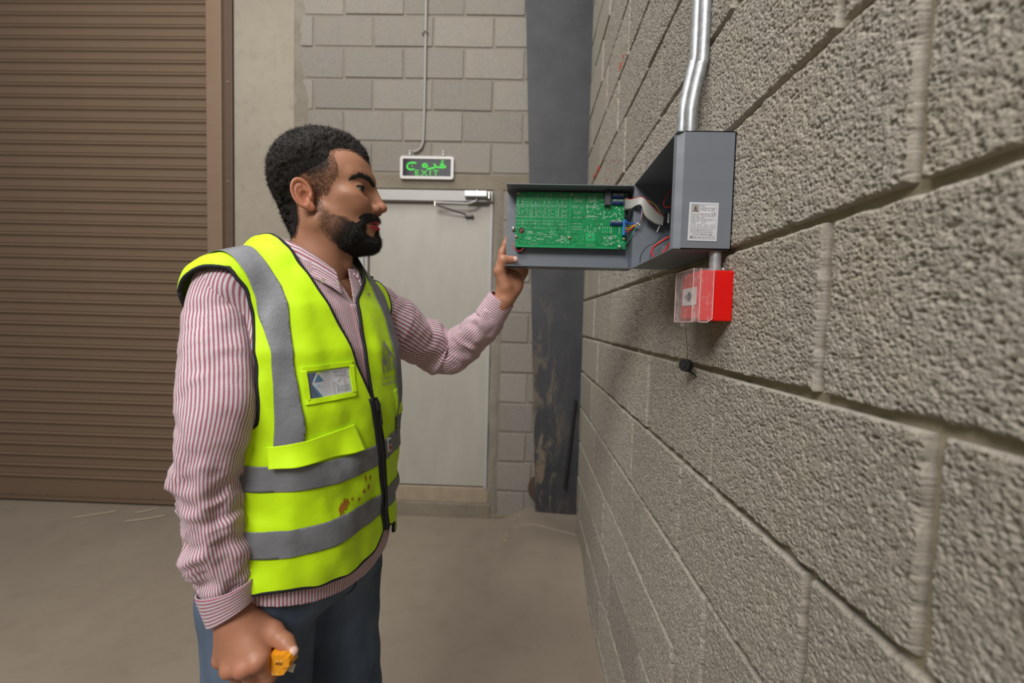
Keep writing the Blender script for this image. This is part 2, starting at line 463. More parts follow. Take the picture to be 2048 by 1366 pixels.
# ------------------------------------------------------------------ steel column, tapered
def steel_mat():
    n = NT('dark_grey_primer', 0.55, 0.1, 0.4); n.co()
    tc = n.n('ShaderNodeSeparateXYZ'); n.put(tc.inputs[0], n.co())
    f = n.noise(4, 6, 0.65); st = n.noise(4, 6, 0.7, co=n.scaled((3.2, 3.2, 1.0)), dist=0.6)
    col = n.mix(n.ramp(f, [(0.35, 0.0), (0.75, 1.0)]), '#3b3b3e', '#4b4b4d')
    lowz = n.ramp(n.math('DIVIDE', tc.outputs[2], 2.2), [(0.25, 1.0), (0.75, 0.0)])
    left = n.ramp(n.math('MULTIPLY_ADD', tc.outputs[0], 4.0, 0.35), [(0.32, 1.0), (0.75, 0.15)])
    dust = n.math('MULTIPLY', n.math('MULTIPLY', lowz, left), n.ramp(st, [(0.50, 0.0), (0.60, 1.0)]))
    col = n.mix(n.math('MULTIPLY', dust, 0.6), col, '#94836c')
    col = n.mix(n.math('MULTIPLY', n.ramp(n.noise(22, 5, 0.75), [(0.62, 0.0), (0.78, 1.0)]), 0.35), col, '#8e8376')
    n.color(col); n.bump(n.noise(60, 4), 0.1, 0.002)
    return n.m
M['steel'] = steel_mat()
colm = thing(empty('steel_column', (0.19, 2.80, 0)), 'dark grey tapered steel column in the corner by the block wall', 'column')
v = []
for z, xl in ((0.02, -0.082), (3.9, -0.262)):
    for x, y in ((xl, 0.0), (0.26, 0.0), (0.26, 0.012), (xl, 0.012)): v.append((x, y, z))
mobj('flange', v, [(0, 1, 5, 4), (1, 2, 6, 5), (2, 3, 7, 6), (3, 0, 4, 7), (0, 3, 2, 1), (4, 5, 6, 7)], M['steel'], colm)
MB().box(0.05, 0.062, 0.012, 0.074, 0.02, 3.9).build('web', M['steel'], colm)
MB().box(-0.09, 0.26, -0.015, 0.074, 0.045, 0.068).build('base_plate', M['steel'], colm)
thing(MB().tube([(0.345, 2.775, 0.86), (0.318, 2.772, 0.55), (0.292, 2.765, 0.27)], 0.010, 8).build('metal_rod', plain('dark_bar_steel', '#2e2a27', 0.6, 0.3), None, True), 'thin dark metal rod leaning in the corner on the steel column', 'rod')
dk = MB(); dk.cyl((0.150, 2.838, 0.235), (0.150, 2.852, 0.235), 0.098, 28)
thing(dk.build('metal_disc', plain('rusty_brown_steel', '#57473b', 0.7, 0.1, grain=0.3, gscale=20), None, True), 'rusty brown round disc tucked behind the foot of the steel column', 'disc')

# ------------------------------------------------------------------ door
M['door'] = NT('pale_grey_door_paint', 0.45, 0, 0.4)
_n = M['door']; _n.co(); _n.color(_n.mix(_n.ramp(_n.noise(5, 6, 0.7, co=_n.scaled((2, 2, 0.5))), [(0.3, 0.0), (0.75, 1.0)]), '#a39e95', '#aea99f')); _n.bump(_n.noise(3, 2), 0.08, 0.02); M['door'] = _n.m
M['frame'] = plain('grey_frame_paint', '#aba8a4', 0.45, grain=0.05, gscale=12)
door = empty('door_1', (-0.66, WY, 0.206), kind='structure')
leaf = MB().box(-0.405, 0.410, 0.010, 0.055, 0.008, 1.99, 0.004).build('door_leaf', M['door'], door)
fr = MB(); fr.box(-0.470, 0.428, -0.034, 0.07, 1.937, 2.0075, 0.004)
fr.build('frame_head', M['frame'], door)
MB().box(0.408, 0.428, -0.010, 0.07, 0.0, 1.937, 0.003).build('frame_jamb', M['frame'], door)
j2 = MB().box(-0.470, -0.408, -0.022, 0.07, 0.0, 1.937, 0.003).build('frame_jamb', M['frame'], door)
MB().box(-0.436, -0.424, -0.0235, -0.02, 0.0, 1.937).build('frame_groove', plain('grey_groove_shade', '#7c7a78', 0.6), j2)  # flat strip whose darker grey paints the shade of a groove
M['white_metal'] = plain('silver_grey_enamel', '#c9c9c9', 0.35, 0.2)
M['steel_dull'] = plain('dull_arm_steel', '#b5b2ad', 0.35, 0.6)
clo = thing(empty('door_closer', (-0.34, WY, 2.17)), 'silver hydraulic closer with folding arm at the top right of the grey door', 'door closer')
MB().box(-0.075, 0.073, -0.085, -0.034, -0.008, 0.030, 0.005).build('body', M['white_metal'], clo)
MB().box(-0.070, 0.068, -0.046, -0.034, -0.030, -0.008).build('mounting_plate', plain('shadow_grey_plate', '#8d8b88', 0.5), clo)  # plate, with the shadow below the closer put into its darker grey
ca = MB(); ca.cyl((0.085, -0.06, -0.015), (0.085, -0.06, 0.026), 0.010, 12); ca.build('end_cap', M['screw'], clo, True)
MB().cyl((0.005, -0.060, 0.030), (0.005, -0.060, 0.038), 0.007, 12).build('valve_screw', M['screw'], clo, True)
MB().tube([(0.003, -0.06, -0.008), (0.003, -0.062, -0.030), (-0.03, -0.066, -0.045), (-0.055, -0.068, -0.052), (-0.266, -0.075, -0.050)], 0.0075, 8).build('main_arm', M['steel_dull'], clo, True)
MB().cyl((-0.266, -0.075, -0.042), (-0.266, -0.075, -0.074), 0.009, 10).build('pivot', M['screw'], clo, True)
MB().tube([(-0.250, -0.078, -0.068), (-0.07, -0.022, -0.110)], 0.0065, 8).build('link_arm', plain('grey_link_steel', '#76716b', 0.4, 0.6), clo, True)
sh = MB().box(-0.078, -0.022, -0.020, 0.012, -0.125, -0.108, 0.004).build('arm_shoe', plain('dark_shoe_steel', '#5b5a59', 0.45, 0.4), clo)
for x in (-0.072, -0.030): MB().ball((x, -0.022, -0.117), 0.0075, 8, 6).build('shoe_screw', M['screw'], sh, True)

# ------------------------------------------------------------------ exit sign and its conduit
sign = thing(empty('exit_sign', (-0.675, WY, 2.36)), 'white framed green lettered exit sign above the grey door', 'sign')
M['sign_white'] = plain('white_sign_plastic', '#c4c0bc', 0.4)
M['sign_glass'] = NT('black_glossy_sign_glass', 0.12, 0, 0.08).color('#15131a').m
gm = NT('lit_green_letters', 0.5); gm.color('#18a818'); gm.set(Emission_Color=lin('#12d012'), Emission_Strength=0.55); M['sign_green'] = gm.m
def rrect(w, h, r, n=5):
    p = []
    for cx, cz, a0 in ((w - r, h - r, 0), (-w + r, h - r, 90), (-w + r, -h + r, 180), (w - r, -h + r, 270)):
        for i in range(n + 1):
            a = math.radians(a0 + 90 * i / n); p.append((cx + r * math.cos(a), cz + r * math.sin(a)))
    return p
o_, i_ = rrect(0.178, 0.074, 0.016), rrect(0.160, 0.056, 0.004)
fm = MB(); no = len(o_)
fm.add([(x, -0.004, z) for x, z in o_] + [(x, -0.030, z) for x, z in o_] + [(x, -0.030, z) for x, z in i_] + [(x, -0.022, z) for x, z in i_],
       [(a * no + i, a * no + (i + 1) % no, (a + 1) * no + (i + 1) % no, (a + 1) * no + i) for a in range(3) for i in range(no)])
fm.build('frame', M['sign_white'], sign)
MB().box(-0.163, 0.163, -0.0235, -0.006, -0.058, 0.058).build('glass_panel', M['sign_glass'], sign)
X_, Z_ = (1, 0, 0), (0, 0, 1)
e = text_obj('EXIT', 'exit_lettering', 0.052, (-0.082, -0.0240, -0.050), X_, Z_, M['sign_green'], sign, 'LEFT', 0.155, 1.3)
def stroke2d(paths, w, plane, name, mat, parent):
    """flat brush strokes: each path a list of (x, y) in the plane given as a function (x, y) -> point"""
    v, f = [], []
    for p in paths:
        q = spline([(a, b, 0) for a, b in p], 5)[:, :2] if len(p) > 2 else np.array(p, float)
        t = np.gradient(q, axis=0); t /= np.maximum(np.linalg.norm(t, axis=1), 1e-9)[:, None]; nn = np.stack([-t[:, 1], t[:, 0]], 1)
        b = len(v)
        for i in range(len(q)):
            ww = w * (0.75 + 0.25 * math.sin(math.pi * i / (len(q) - 1)))
            v.append(plane(*(q[i] + nn[i] * ww / 2))); v.append(plane(*(q[i] - nn[i] * ww / 2)))
        f += [(b + 2 * i, b + 2 * i + 2, b + 2 * i + 3, b + 2 * i + 1) for i in range(len(q) - 1)]
    return mobj(name, v, f, mat, parent)
pl = lambda x, y: (x, -0.0242, y)
# the Arabic word for exit, written right to left: meem, khah, reh, jeem
for _st in ([[(0.128, 0.012), (0.112, 0.004), (0.085, 0.004), (0.062, 0.006)], [(0.118, 0.008), (0.104, 0.026), (0.092, 0.020), (0.10, 0.008)], [(0.097, 0.036), (0.104, 0.045), (0.096, 0.047)],
          [(0.062, 0.006), (0.052, 0.020), (0.044, 0.026)], [(0.060, 0.004), (0.036, -0.001), (0.018, -0.006), (0.0, -0.006)],
          [(0.006, 0.004), (-0.006, 0.024), (-0.024, 0.022), (-0.026, 0.008), (-0.008, 0.006), (0.006, 0.006)],
          [(-0.07, 0.030), (-0.10, 0.032), (-0.126, 0.026)], [(-0.126, 0.026), (-0.132, 0.004), (-0.116, -0.012), (-0.082, -0.010)], [(-0.104, 0.008), (-0.097, 0.012)]]): stroke2d([_st], 0.012, pl, 'arabic_lettering', M['sign_green'], sign)
for x in (-0.118, 0.106):
    hk = MB(); hk.cyl((x, -0.012, 0.074), (x, -0.012, 0.108), 0.006, 8); hk.ball((x, -0.014, 0.090), 0.011, 8, 6); hk.ball((x, -0.014, 0.110), 0.008, 8, 6)
    hk.build('hanger', M['white_metal'], sign, True)
cw = MB().tube(spline([(-0.700, WY - 0.014, 3.9), (-0.6995, WY - 0.014, 2.96), (-0.703, WY - 0.014, 2.60), (-0.712, WY - 0.014, 2.51), (-0.742, WY - 0.014, 2.474), (-0.772, WY - 0.014, 2.466)], 8), 0.0095, 10)
cond = thing(cw.build('conduit_pipe', plain('grey_conduit_plastic', '#97958f', 0.5), None, True), 'thin grey conduit dropping down the back wall to the exit sign', 'conduit')
MB().tube([(-0.722, WY - 0.01, 3.228), (-0.700, WY - 0.026, 3.232), (-0.688, WY - 0.01, 3.236)], 0.008, 8).build('clip', M['screw'], cond, True)

# ------------------------------------------------------------------ scraps on the floor by the shutter
M['scrap'] = plain('pale_straw', '#b9ab93', 0.8)
for i, (a, b, lab) in enumerate(((( -2.93, 2.64), (-2.73, 2.77), 'longest pale strip lying on the floor in front of the shutter'), ((-2.60, 2.74), (-2.50, 2.835), 'short pale strip pointing at the shutter on the dusty floor'), ((-2.56, 2.62), (-2.36, 2.73), 'pale strip of scrap nearest the man on the floor by the shutter'))):
    m_ = ((a[0] + b[0]) / 2 + 0.01, (a[1] + b[1]) / 2 - 0.012)
    p = spline([(a[0], a[1], 0.006), (m_[0], m_[1], 0.010), (b[0], b[1], 0.005)], 5)
    mb = MB()
    for q in range(len(p) - 1):
        pass
    v, f = tube_geo(p, [0.002] + [0.006] * (len(p) - 2) + [0.002], 6)
    thing(mobj('scrap_strip', [(x, y, 0.004 + (z - 0.006) * 0.4) for x, y, z in v], f, M['scrap'], None, True), lab, 'scrap', 'pale scraps on the floor')
for i, (x, y, s_) in enumerate(((-0.078, 2.535, 0.010), (0.005, 2.80, 0.014))):
    z_ = 0.02 if i == 0 else 0.05
    thing(MB().ball((x, y, z_), s_, 7, 5, (1, 0.8, 0.8)).build('pebble', plain('tan_pebble', '#b39a73', 0.9), None), ('small tan pebble at the end of the floor crack', 'larger tan pebble beside the foot of the steel column')[i], 'pebble')
# ------------------------------------------------------------------ fire alarm control panel
def at(x, y, Y):
    """the point at depth Y that lies on the sight line of photograph pixel (x, y): used to take measurements"""
    d = _fw + _rt2 * ((x - 1024) / 852.0) + _up2 * ((683 - y) / 852.0)
    return np.array((d.x * Y / d.y, Y, CAM_Z + d.z * Y / d.y))
M['panel'] = paint_metal('grey_powder_coat', '#6f747c', 0.42, 0.5, 0.05)
M['pcb'] = NT('green_solder_mask', 0.28, 0, 0.5); _n = M['pcb']; _n.co(); _n.color(_n.mix(_n.ramp(_n.noise(90, 4), [(0.35, 0.0), (0.65, 1.0)]), '#0f7a45', '#178a50')); M['pcb'] = _n.m
M['trace'] = plain('green_copper_trace', '#22a765', 0.3)
M['solder'] = plain('solder_tin', '#b4c4b8', 0.35, 0.4)
M['brass'] = plain('yellow_zinc_screw', '#b8a888', 0.3, 0.85)
M['blue_fuse'] = plain('blue_fuse_holder', '#20398c', 0.35)
gl = NT('clear_plastic', 0.08); gl.color('#dfe6f2'); gl.set(Transmission_Weight=0.85, IOR=1.3); M['clear'] = gl.m
M['blue_term'] = plain('blue_terminal_plastic', '#2f7fc4', 0.4)
M['ribbon'] = NT('grey_ribbon_cable', 0.45); _n = M['ribbon']; _n.co(); _n.color('#9c9a96'); M['ribbon'] = _n.m
M['black_plastic'] = plain('black_connector_plastic', '#1b1b1d', 0.45)
for nm, c in (('w_blue', '#2b4f9e'), ('w_yellow', '#d6a21c'), ('w_red', '#d3201c'), ('w_black', '#26262a'), ('w_green', '#3f9d86'), ('w_grey', '#6c6c72'), ('w_white', '#d4d2cc')):
    M[nm] = plain('wire_' + nm[2:], c, 0.4)

BX0, BX1, BY0, BY1, BZ0, BZ1 = 0.2412, WX - 0.002, 0.7200, 0.9930, 1.4872, 1.6785
OX, OY, OZ = BX1, (BY0 + BY1) / 2, BZ0
panel = thing(empty('alarm_control_panel', (OX, OY, OZ)), 'open grey metal fire alarm control panel on the block wall', 'control panel')
def rel(p): return (p[0] - OX, p[1] - OY, p[2] - OZ)
def relv(v): return [rel(p) for p in v]
t_ = 0.0016
enc = MB()
enc.box(BX1 - t_, BX1, BY0, BY1, BZ0, BZ1)
enc.box(BX0, BX1, BY0, BY1, BZ1 - t_, BZ1); enc.box(BX0, BX1, BY0, BY1, BZ0, BZ0 + t_)
enc.box(BX0, BX1, BY1 - t_, BY1, BZ0, BZ1)
# near side with its folded front lip
ch = [(BX0 + 0.0, BY0 + 0.014), (BX0 + 0.002, BY0 + 0.006), (BX0 + 0.0125, BY0), (BX1, BY0), (BX1, BY0 + t_), (BX0 + 0.0135, BY0 + t_), (BX0 + 0.0035, BY0 + 0.0075), (BX0 + 0.0015, BY0 + 0.014)]
nn_ = len(ch)
enc.add([(x, y, BZ0) for x, y in ch] + [(x, y, BZ1) for x, y in ch], [(i, (i + 1) % nn_, nn_ + (i + 1) % nn_, nn_ + i) for i in range(nn_)] + [tuple(range(nn_))[::-1], tuple(range(nn_, 2 * nn_))])
enc.v = relv(enc.v)
encl = enc.build('enclosure', M['panel'], panel)
# maker's label on the near side
M['lab_paper'] = plain('white_label_paper', '#c9c9cd', 0.5)
M['ink'] = plain('black_print', '#2a2a30', 0.6)
M['ink_grey'] = plain('grey_print', '#85858b', 0.6)
lab = MB()
LA, LB_, LC, LD = [at(x, y, BY0) for x, y in ((1380, 403), (1439.5, 406), (1433, 484), (1374, 480))]
lw = 0.0475; lh = 0.0625
LO = np.array(rel((LD + LC) / 2)); LO[1] -= 0.0004
tilt = math.radians(-0.8)
lx = np.array((math.cos(tilt), 0, math.sin(tilt))); lz = np.array((-math.sin(tilt), 0, math.cos(tilt)))
def lp(a, b, d=0.0): return LO + lx * (a - lw / 2) + lz * b - np.array((0, d, 0))      # a from left, b from bottom, metres
def quad(name, a0, a1, b0, b1, mat, d, parent): return mobj(name, [lp(a0, b0, d), lp(a1, b0, d), lp(a1, b1, d), lp(a0, b1, d)], [(0, 1, 2, 3)], mat, parent)
lv = [lp(a, b, d) for d in (0.0, 0.0004) for a, b in ((0, 0), (lw, 0), (lw, lh), (0, lh))]
label = mobj('maker_label', lv, [(4, 5, 6, 7), (0, 1, 5, 4), (1, 2, 6, 5), (2, 3, 7, 6), (3, 0, 4, 7)], M['lab_paper'], panel)
dd = 0.0006
for (a0, a1, b0, b1) in ((0.003, lw - 0.003, 0.003, 0.0034), (0.003, lw - 0.003, lh - 0.0034, lh - 0.003), (0.003, 0.0034, 0.003, lh - 0.003), (lw - 0.0034, lw - 0.003, 0.003, lh - 0.003),
                         (0.004, lw - 0.004, 0.0418, 0.0421), (0.004, lw - 0.004, 0.0215, 0.0218), (0.004, lw - 0.004, 0.0082, 0.0085)):
    quad('label_rule', a0, a1, b0, b1, M['ink_grey'], dd, label)
quad('logo_field', 0.0042, 0.0165, 0.0430, 0.0590, plain('taupe_print', '#9b9491', 0.6), dd, label)
quad('logo_strip', 0.0052, 0.0158, 0.0435, 0.0460, M['lab_paper'], dd + .0001, label)
stroke2d([[(0.0072, 0.0470), (0.0092, 0.0505), (0.0103, 0.0568)], [(0.0138, 0.0470), (0.0115, 0.0505), (0.0104, 0.0568)], [(0.0074, 0.0478), (0.0104, 0.0502), (0.0136, 0.0478)], [(0.0090, 0.0520), (0.0104, 0.0532), (0.0118, 0.0520)]], 0.0010,
         lambda a, b: lp(a, b, dd + .0002), 'logo', M['ink'], label)
def ltext(s, a, b, size, w=None, mat='ink', sp=1.0): text_obj(s, 'label_print', size, lp(a, b, dd), lx, lz, M[mat], label, 'LEFT', w, sp)
ltext('FIRE', 0.0180, 0.0556, 0.0030, 0.0068, sp=1.2); ltext('CONTROL PANEL', 0.0180, 0.0523, 0.0030, 0.0250, sp=1.1); ltext('MODEL  AJ-1000', 0.0180, 0.0492, 0.0030, 0.0230, sp=1.1)
ltext('MADE IN TAIWAN', 0.0180, 0.0432, 0.0022, 0.0165); ltext('CE', 0.0362, 0.0428, 0.0056, 0.0066, sp=1.15)
for i, (l_, r_) in enumerate((('Mains Supply', '220V AC 50 / 60 Hz, 0.25A'), ('Battery Voltage', '24V DC'), ('Charger Output', '24V Floating 0.5A, 1.5A Fuse Max'), ('Auxiliary Current', '24V DC 1A Max, IEC 302'), ('Ambient Temp.', '0°C - 40°C'), ('Zone EOL', '4.7K Ohm'))):
    ltext(l_, 0.0044, 0.0394 - i * 0.00222, 0.0020, min(0.0145, 0.00098 * len(l_)), 'ink'); ltext(r_, 0.0202, 0.0394 - i * 0.00222, 0.0020, min(0.0225, 0.00085 * len(r_)), 'ink')
for i in range(2):
    for k in range(4):
        a = 0.0046 + k * 0.0102; b = 0.0256 - i * 0.0027
        quad('check_box', a, a + 0.0013, b, b + 0.0013, M['ink'] if (i, k) == (0, 1) else M['ink_grey'], dd, label)
        ltext(('1 Zone', '2 Zone', '4 Zone', '6 Zone', '8 Zone', '12 Zone', '16 Zone', '20 Zone')[i * 4 + k], a + 0.0021, b, 0.0019, 0.0058)
for i, s_ in enumerate(('Use only batteries specified in manual.', 'Use of a different battery may have a', 'detrimental effect on product operation.')): ltext(s_, 0.0044, 0.0186 - i * 0.0026, 0.0025, 0.0370 - 0.002 * (i == 1))
ltext('DO NOT REMOVE LABEL', 0.0075, 0.0095, 0.0036, 0.0325); ltext('FIRE ALARM / BATCH NO. FAX', 0.0088, 0.0046, 0.0032, 0.0345); quad('print_mark', 0.0044, 0.0078, 0.0046, 0.0068, M['ink'], dd, label)

# the cover, swung open: a shallow tray seen from inside
CY, CX0, CX1, CZ0, CZ1, CYf = 1.0500, -0.0505, 0.2455, 1.4890, 1.6765, 0.9945
cv = MB()
cv.box(CX0, CX1, CY, CY + t_, CZ0, CZ1)
for z0_ in (CZ0, CZ1 - t_):
    fv = [(CX0 + 0.000, CYf, z0_), (CX1 - 0.004, CYf, z0_), (CX1, CY, z0_), (CX0, CY, z0_)]
    cv.add(fv + [(x, y, z + t_) for x, y, z in fv], [(0, 3, 2, 1), (4, 5, 6, 7), (0, 1, 5, 4), (1, 2, 6, 5), (2, 3, 7, 6), (3, 0, 4, 7)])
cv.add([(CX1, CY, CZ0), (CX1 - 0.003, CYf, CZ0), (CX1 - 0.003, CYf, CZ1), (CX1, CY, CZ1), (CX1 + t_, CY, CZ0), (CX1 - 0.003 + t_, CYf, CZ0), (CX1 - 0.003 + t_, CYf, CZ1), (CX1 + t_, CY, CZ1)],
       [(0, 1, 2, 3), (4, 7, 6, 5), (0, 4, 5, 1), (1, 5, 6, 2), (2, 6, 7, 3), (3, 7, 4, 0)])
cv.v = relv(cv.v)
cover = cv.build('cover', M['panel'], panel)
hg = MB(); hg.cyl(rel((CX1 + 0.0025, CYf - 0.001, CZ0 + 0.004)), rel((CX1 + 0.0025, CYf - 0.001, CZ1 - 0.004)), 0.0022, 8)
hg.build('hinge', M['panel'], cover, True)
sc_ = MB(); p_ = rel(at(1027, 458, CY)); sc_.cyl((p_[0], p_[1] - 0.004, p_[2]), (p_[0], p_[1], p_[2]), 0.0052, 12, 0.0056); sc_.ball((p_[0], p_[1] - 0.004, p_[2]), 0.0045, 10, 6, (1, .5, 1))
sc_.build('cover_screw', M['screw'], cover, True)

PY = 1.0300
pc = [at(x, y, PY) for x, y in ((1033.0, 385.5), (1253.5, 384.5), (1252.5, 496.5), (1031.5, 496))]
PX0, PX1, PZ0, PZ1 = pc[0][0], (pc[1][0] + pc[2][0]) / 2, (pc[2][2] + pc[3][2]) / 2, (pc[0][2] + pc[1][2]) / 2
def pcb(x, y, d=0.0):
    """detail-crop coordinates of the board (440..1765, 270..940) -> point, d metres proud of the board"""
    return np.array(rel((PX0 + (x - 440) / 1325 * (PX1 - PX0), PY - d, PZ1 - (y - 270) / 670 * (PZ1 - PZ0))))
bd = MB(); bd.box(PX0, PX1, PY, PY + 0.0016, PZ0, PZ1); bd.v = relv(bd.v)
board = bd.build('circuit_board', M['pcb'], panel, label='green circuit board covered in rows of solder joints')
def pbox(x0, x1, y0, y1, d0, d1, name, mat, bev=0.0004):
    a = pcb(x0, y1, d1); b = pcb(x1, y0, d0)
    return MB().box(a[0], b[0], a[1], b[1], a[2], b[2], bev).build(name, mat, board)
# copper tracks
tr = MB()
def track(pts, w):
    for (x0, y0), (x1, y1) in zip(pts[:-1], pts[1:]):
        L_ = math.hypot(x1 - x0, y1 - y0)
        if L_ < 1: continue
        nx_, ny_ = -(y1 - y0) / L_ * w / 2, (x1 - x0) / L_ * w / 2
        tr.add([pcb(x0 + nx_, y0 + ny_, .00012), pcb(x0 - nx_, y0 - ny_, .00012), pcb(x1 - nx_, y1 - ny_, .00012), pcb(x1 + nx_, y1 + ny_, .00012)], [(0, 1, 2, 3)])
rr = random.Random(4)
track([(445, 885), (475, 925), (1130, 918), (1165, 880), (1375, 872), (1415, 928), (1640, 928), (1745, 840)], 9)
track([(445, 905), (480, 934), (1380, 930)], 5); track([(1085, 275), (1085, 890)], 10); track([(1255, 600), (1255, 905)], 4); track([(445, 600), (1070, 600)], 4)
for x in (596, 752, 912): track([(x, 275), (x, 590)], 5)
for k in range(4): track([(1488 + k * 27, 690), (1488 + k * 27, 738)], 12)
tr.add([pcb(1285, 757, .0001), pcb(1395, 757, .0001), pcb(1395, 850, .0001), pcb(1285, 850, .0001)], [(0, 3, 2, 1)])
for _ in range(150):
    x, y = rr.uniform(450, 1690), rr.uniform(285, 900); pts = [(x, y)]
    for s_ in range(rr.randint(2, 4)):
        a = rr.choice((0, 0, 90, 45, -45, 180)); l_ = rr.uniform(15, 85); x2, y2 = x + l_ * math.cos(math.radians(a)), y + l_ * math.sin(math.radians(a))
        if not (448 < x2 < 1755 and 278 < y2 < 930): break
        pts.append((x2, y2)); x, y = x2, y2
    track(pts, rr.choice((2.5, 3, 4)))
tr.build('copper_track', M['trace'], board, kind='stuff')
sd = MB()
def dot(x, y, r=5.0):
    if not (446 < x < 1760 and 276 < y < 934) or math.hypot(x - 515, y - 740) < 42: return
    b = len(sd.v); c = pcb(x, y, 0.0007); k = (PX1 - PX0) / 1325 * r * 0.88
    ring = [c + np.array((k * math.cos(a), 0.0006, k * math.sin(a))) for a in (0, 1.05, 2.09, 3.14, 4.19, 5.24)]
    sd.add([c] + ring, [(0, i + 1, (i + 1) % 6 + 1) for i in range(6)])
def row(x0, x1, y, st=13, r=4.6, keep=0.9):
    x = x0
    while x <= x1:
        if rr.random() < keep: dot(x + rr.uniform(-1, 1), y + rr.uniform(-1.5, 1.5), r)
        x += st
def colm_(x, y0, y1, st=13, r=4.6, keep=0.9):
    y = y0
    while y <= y1:
        if rr.random() < keep: dot(x + rr.uniform(-1, 1), y, r)
        y += st
for c0 in (448, 606, 764, 922):                                 # four alike detector channels
    row(c0 + 40, c0 + 100, 302, 10); row(c0 + 100, c0 + 145, 302, 16, 5, .6); row(c0 + 30, c0 + 110, 325, 15, 5, .7); row(c0 + 20, c0 + 140, 352, 15, 4.5, .55)
    for xx in (14, 68): colm_(c0 + xx, 375, 425, 11, 5)
    row(c0 + 68, c0 + 140, 392, 16, 5, .7); row(c0, c0 + 140, 427, 12); row(c0, c0 + 140, 446, 12)
    for xx in (30, 72): colm_(c0 + xx, 462, 560, 11, 4.6, .85)
    for yy in (483, 507, 530, 552): row(c0 + 2, c0 + 24, yy, 12, 5, .8); row(c0 + 88, c0 + 135, yy, 13, 5, .6)
    row(c0, c0 + 140, 572, 12, 5, .95); row(c0, c0 + 140, 620, 12, 4.4, .95); row(c0, c0 + 140, 655, 12, 4.6, .85); row(c0, c0 + 140, 705, 12, 4.4, .85)
    colm_(c0 + 74, 625, 700, 12, 4.5, .7)
for _ in range(26):
    row(*(lambda a: (a, a + rr.uniform(30, 95)))(rr.uniform(560, 1040)), rr.uniform(725, 870), 13, 5, .8)
for y_ in (312, 342, 362, 376, 430, 452, 495, 518, 568, 645, 685, 712): row(1100 + rr.uniform(0, 50), 1240, y_, 12, 4.8, .85)
for y_ in (318, 376, 428, 442, 500, 545): row(1295, 1295 + rr.uniform(70, 150), y_, 12, 5, .85)
for _ in range(60):
    x, y = rr.uniform(1270, 1480), rr.uniform(290, 740)
    (row(x, x + rr.uniform(12, 50), y, 13, 5.2, .9) if rr.random() < .5 else colm_(x, y, y + rr.uniform(12, 45), 13, 5.2, .9))
for _ in range(34): dot(rr.uniform(1480, 1720), rr.uniform(430, 590), 7.5)
for k in range(4): dot(1488 + k * 27, 686, 7); dot(1488 + k * 27, 740, 7)
for x in (1590, 1685): colm_(x, 668, 750, 20, 8, 1)
for _ in range(46):
    x, y = rr.uniform(1480, 1700), rr.uniform(780, 900); row(x, x + rr.uniform(10, 45), y, 13, 5, .9)
for _ in range(40): dot(rr.uniform(460, 1260), rr.uniform(770, 890), 5)
for x0 in (620, 1295):
    for r_ in (893, 903, 911): row(x0, x0 + 95, r_, 9, 3.4, 1)
dot(1003, 835, 9); dot(1003, 872, 9)
sd.build('solder_joint', M['solder'], board, True, kind='stuff')
for (x, y, r_) in ((463, 293, 18), (1105, 290, 18), (1757, 287, 18), (453, 815, 18), (1092, 815, 19), (1743, 818, 17), (1697, 915, 20), (1337, 797, 13)):
    c = pcb(x, y); k = (PX1 - PX0) / 1325 * r_
    s_ = MB(); s_.cyl(c, c - np.array((0, k * .5, 0)), k, 14); s_.ball(c - np.array((0, k * .5, 0)), k * .92, 12, 6, (1, .7, 1))
    s_.build('board_screw', M['screw'] if (x, y) == (1697, 915) else M['brass'], board, True)
    c2 = np.array((c[0], rel((0, CY, 0))[1], c[2])); MB().cyl(c, c2, k * .7, 8).build('standoff', M['brass'], board, True)
c = pcb(515, 740); k = (PX1 - PX0) / 1325 * 35
s_ = MB(); s_.cyl(c - np.array((0, .0002, 0)), c + np.array((0, .001, 0)), k, 20); s_.build('buzzer_hole', M['black_plastic'], board, True)
MB().tube([pcb(515, 770, .0008), pcb(520, 745, .003), pcb(508, 725, .002)], .0010, 6).build('hole_wire', M['w_red'], board, True)
MB().tube([pcb(500, 760, .0008), pcb(508, 735, .002), pcb(535, 730, .001)], .0006, 6).build('hole_wire', M['solder'], board, True)
pbox(1492, 1558, 266, 425, 0, 0.012, 'relay', plain('dark_grey_relay', '#45424a', 0.5))
for (x0, x1, y0, y1) in ((1580, 1716, 275, 330), (1580, 1716, 346, 406), (1568, 1708, 594, 652)):
    fu = pbox(x0, x1, y0 + 26, y1, 0, 0.006, 'fuse', M['blue_fuse'])
    a, b = pcb(x0 + 4, (y0 + y1) / 2 - 4, .0065), pcb(x1 - 4, (y0 + y1) / 2 - 4, .0065)
    MB().cyl(a, b, .0040, 14).build('fuse_tube', M['clear'], board, True)
    for xx in (x0 + 28, x1 - 28):
        q0, q1 = pcb(xx - 18, (y0 + y1) / 2 - 6, .0075), pcb(xx + 18, (y0 + y1) / 2 - 12, .0075)
        MB().cyl(q0, q1, .0019, 10).build('fuse_cap', M['solder'], board, True)
pbox(1728, 1752, 345, 482, 0, 0.010, 'ribbon_socket', plain('grey_socket_plastic', '#a9a6a4', 0.45)); pbox(1752, 1766, 340, 486, 0, 0.011, 'ribbon_socket', M['w_grey'])
pbox(1735, 1775, 300, 345, 0, 0.006, 'pin_header', M['black_plastic']); pbox(1735, 1775, 484, 570, 0, 0.006, 'pin_header', M['black_plastic'])
tb = pbox(1716, 1756, 592, 778, 0, 0.010, 'terminal_block', M['blue_term'])
for k in range(7):
    c = pcb(1742, 608 + k * 25.5, .0102)
    MB().box(c[0] - .0013, c[0] + .0013, c[1] - .0003, c[1] + .001, c[2] - .0014, c[2] + .0014).build('terminal_slot', M['black_plastic'], board)
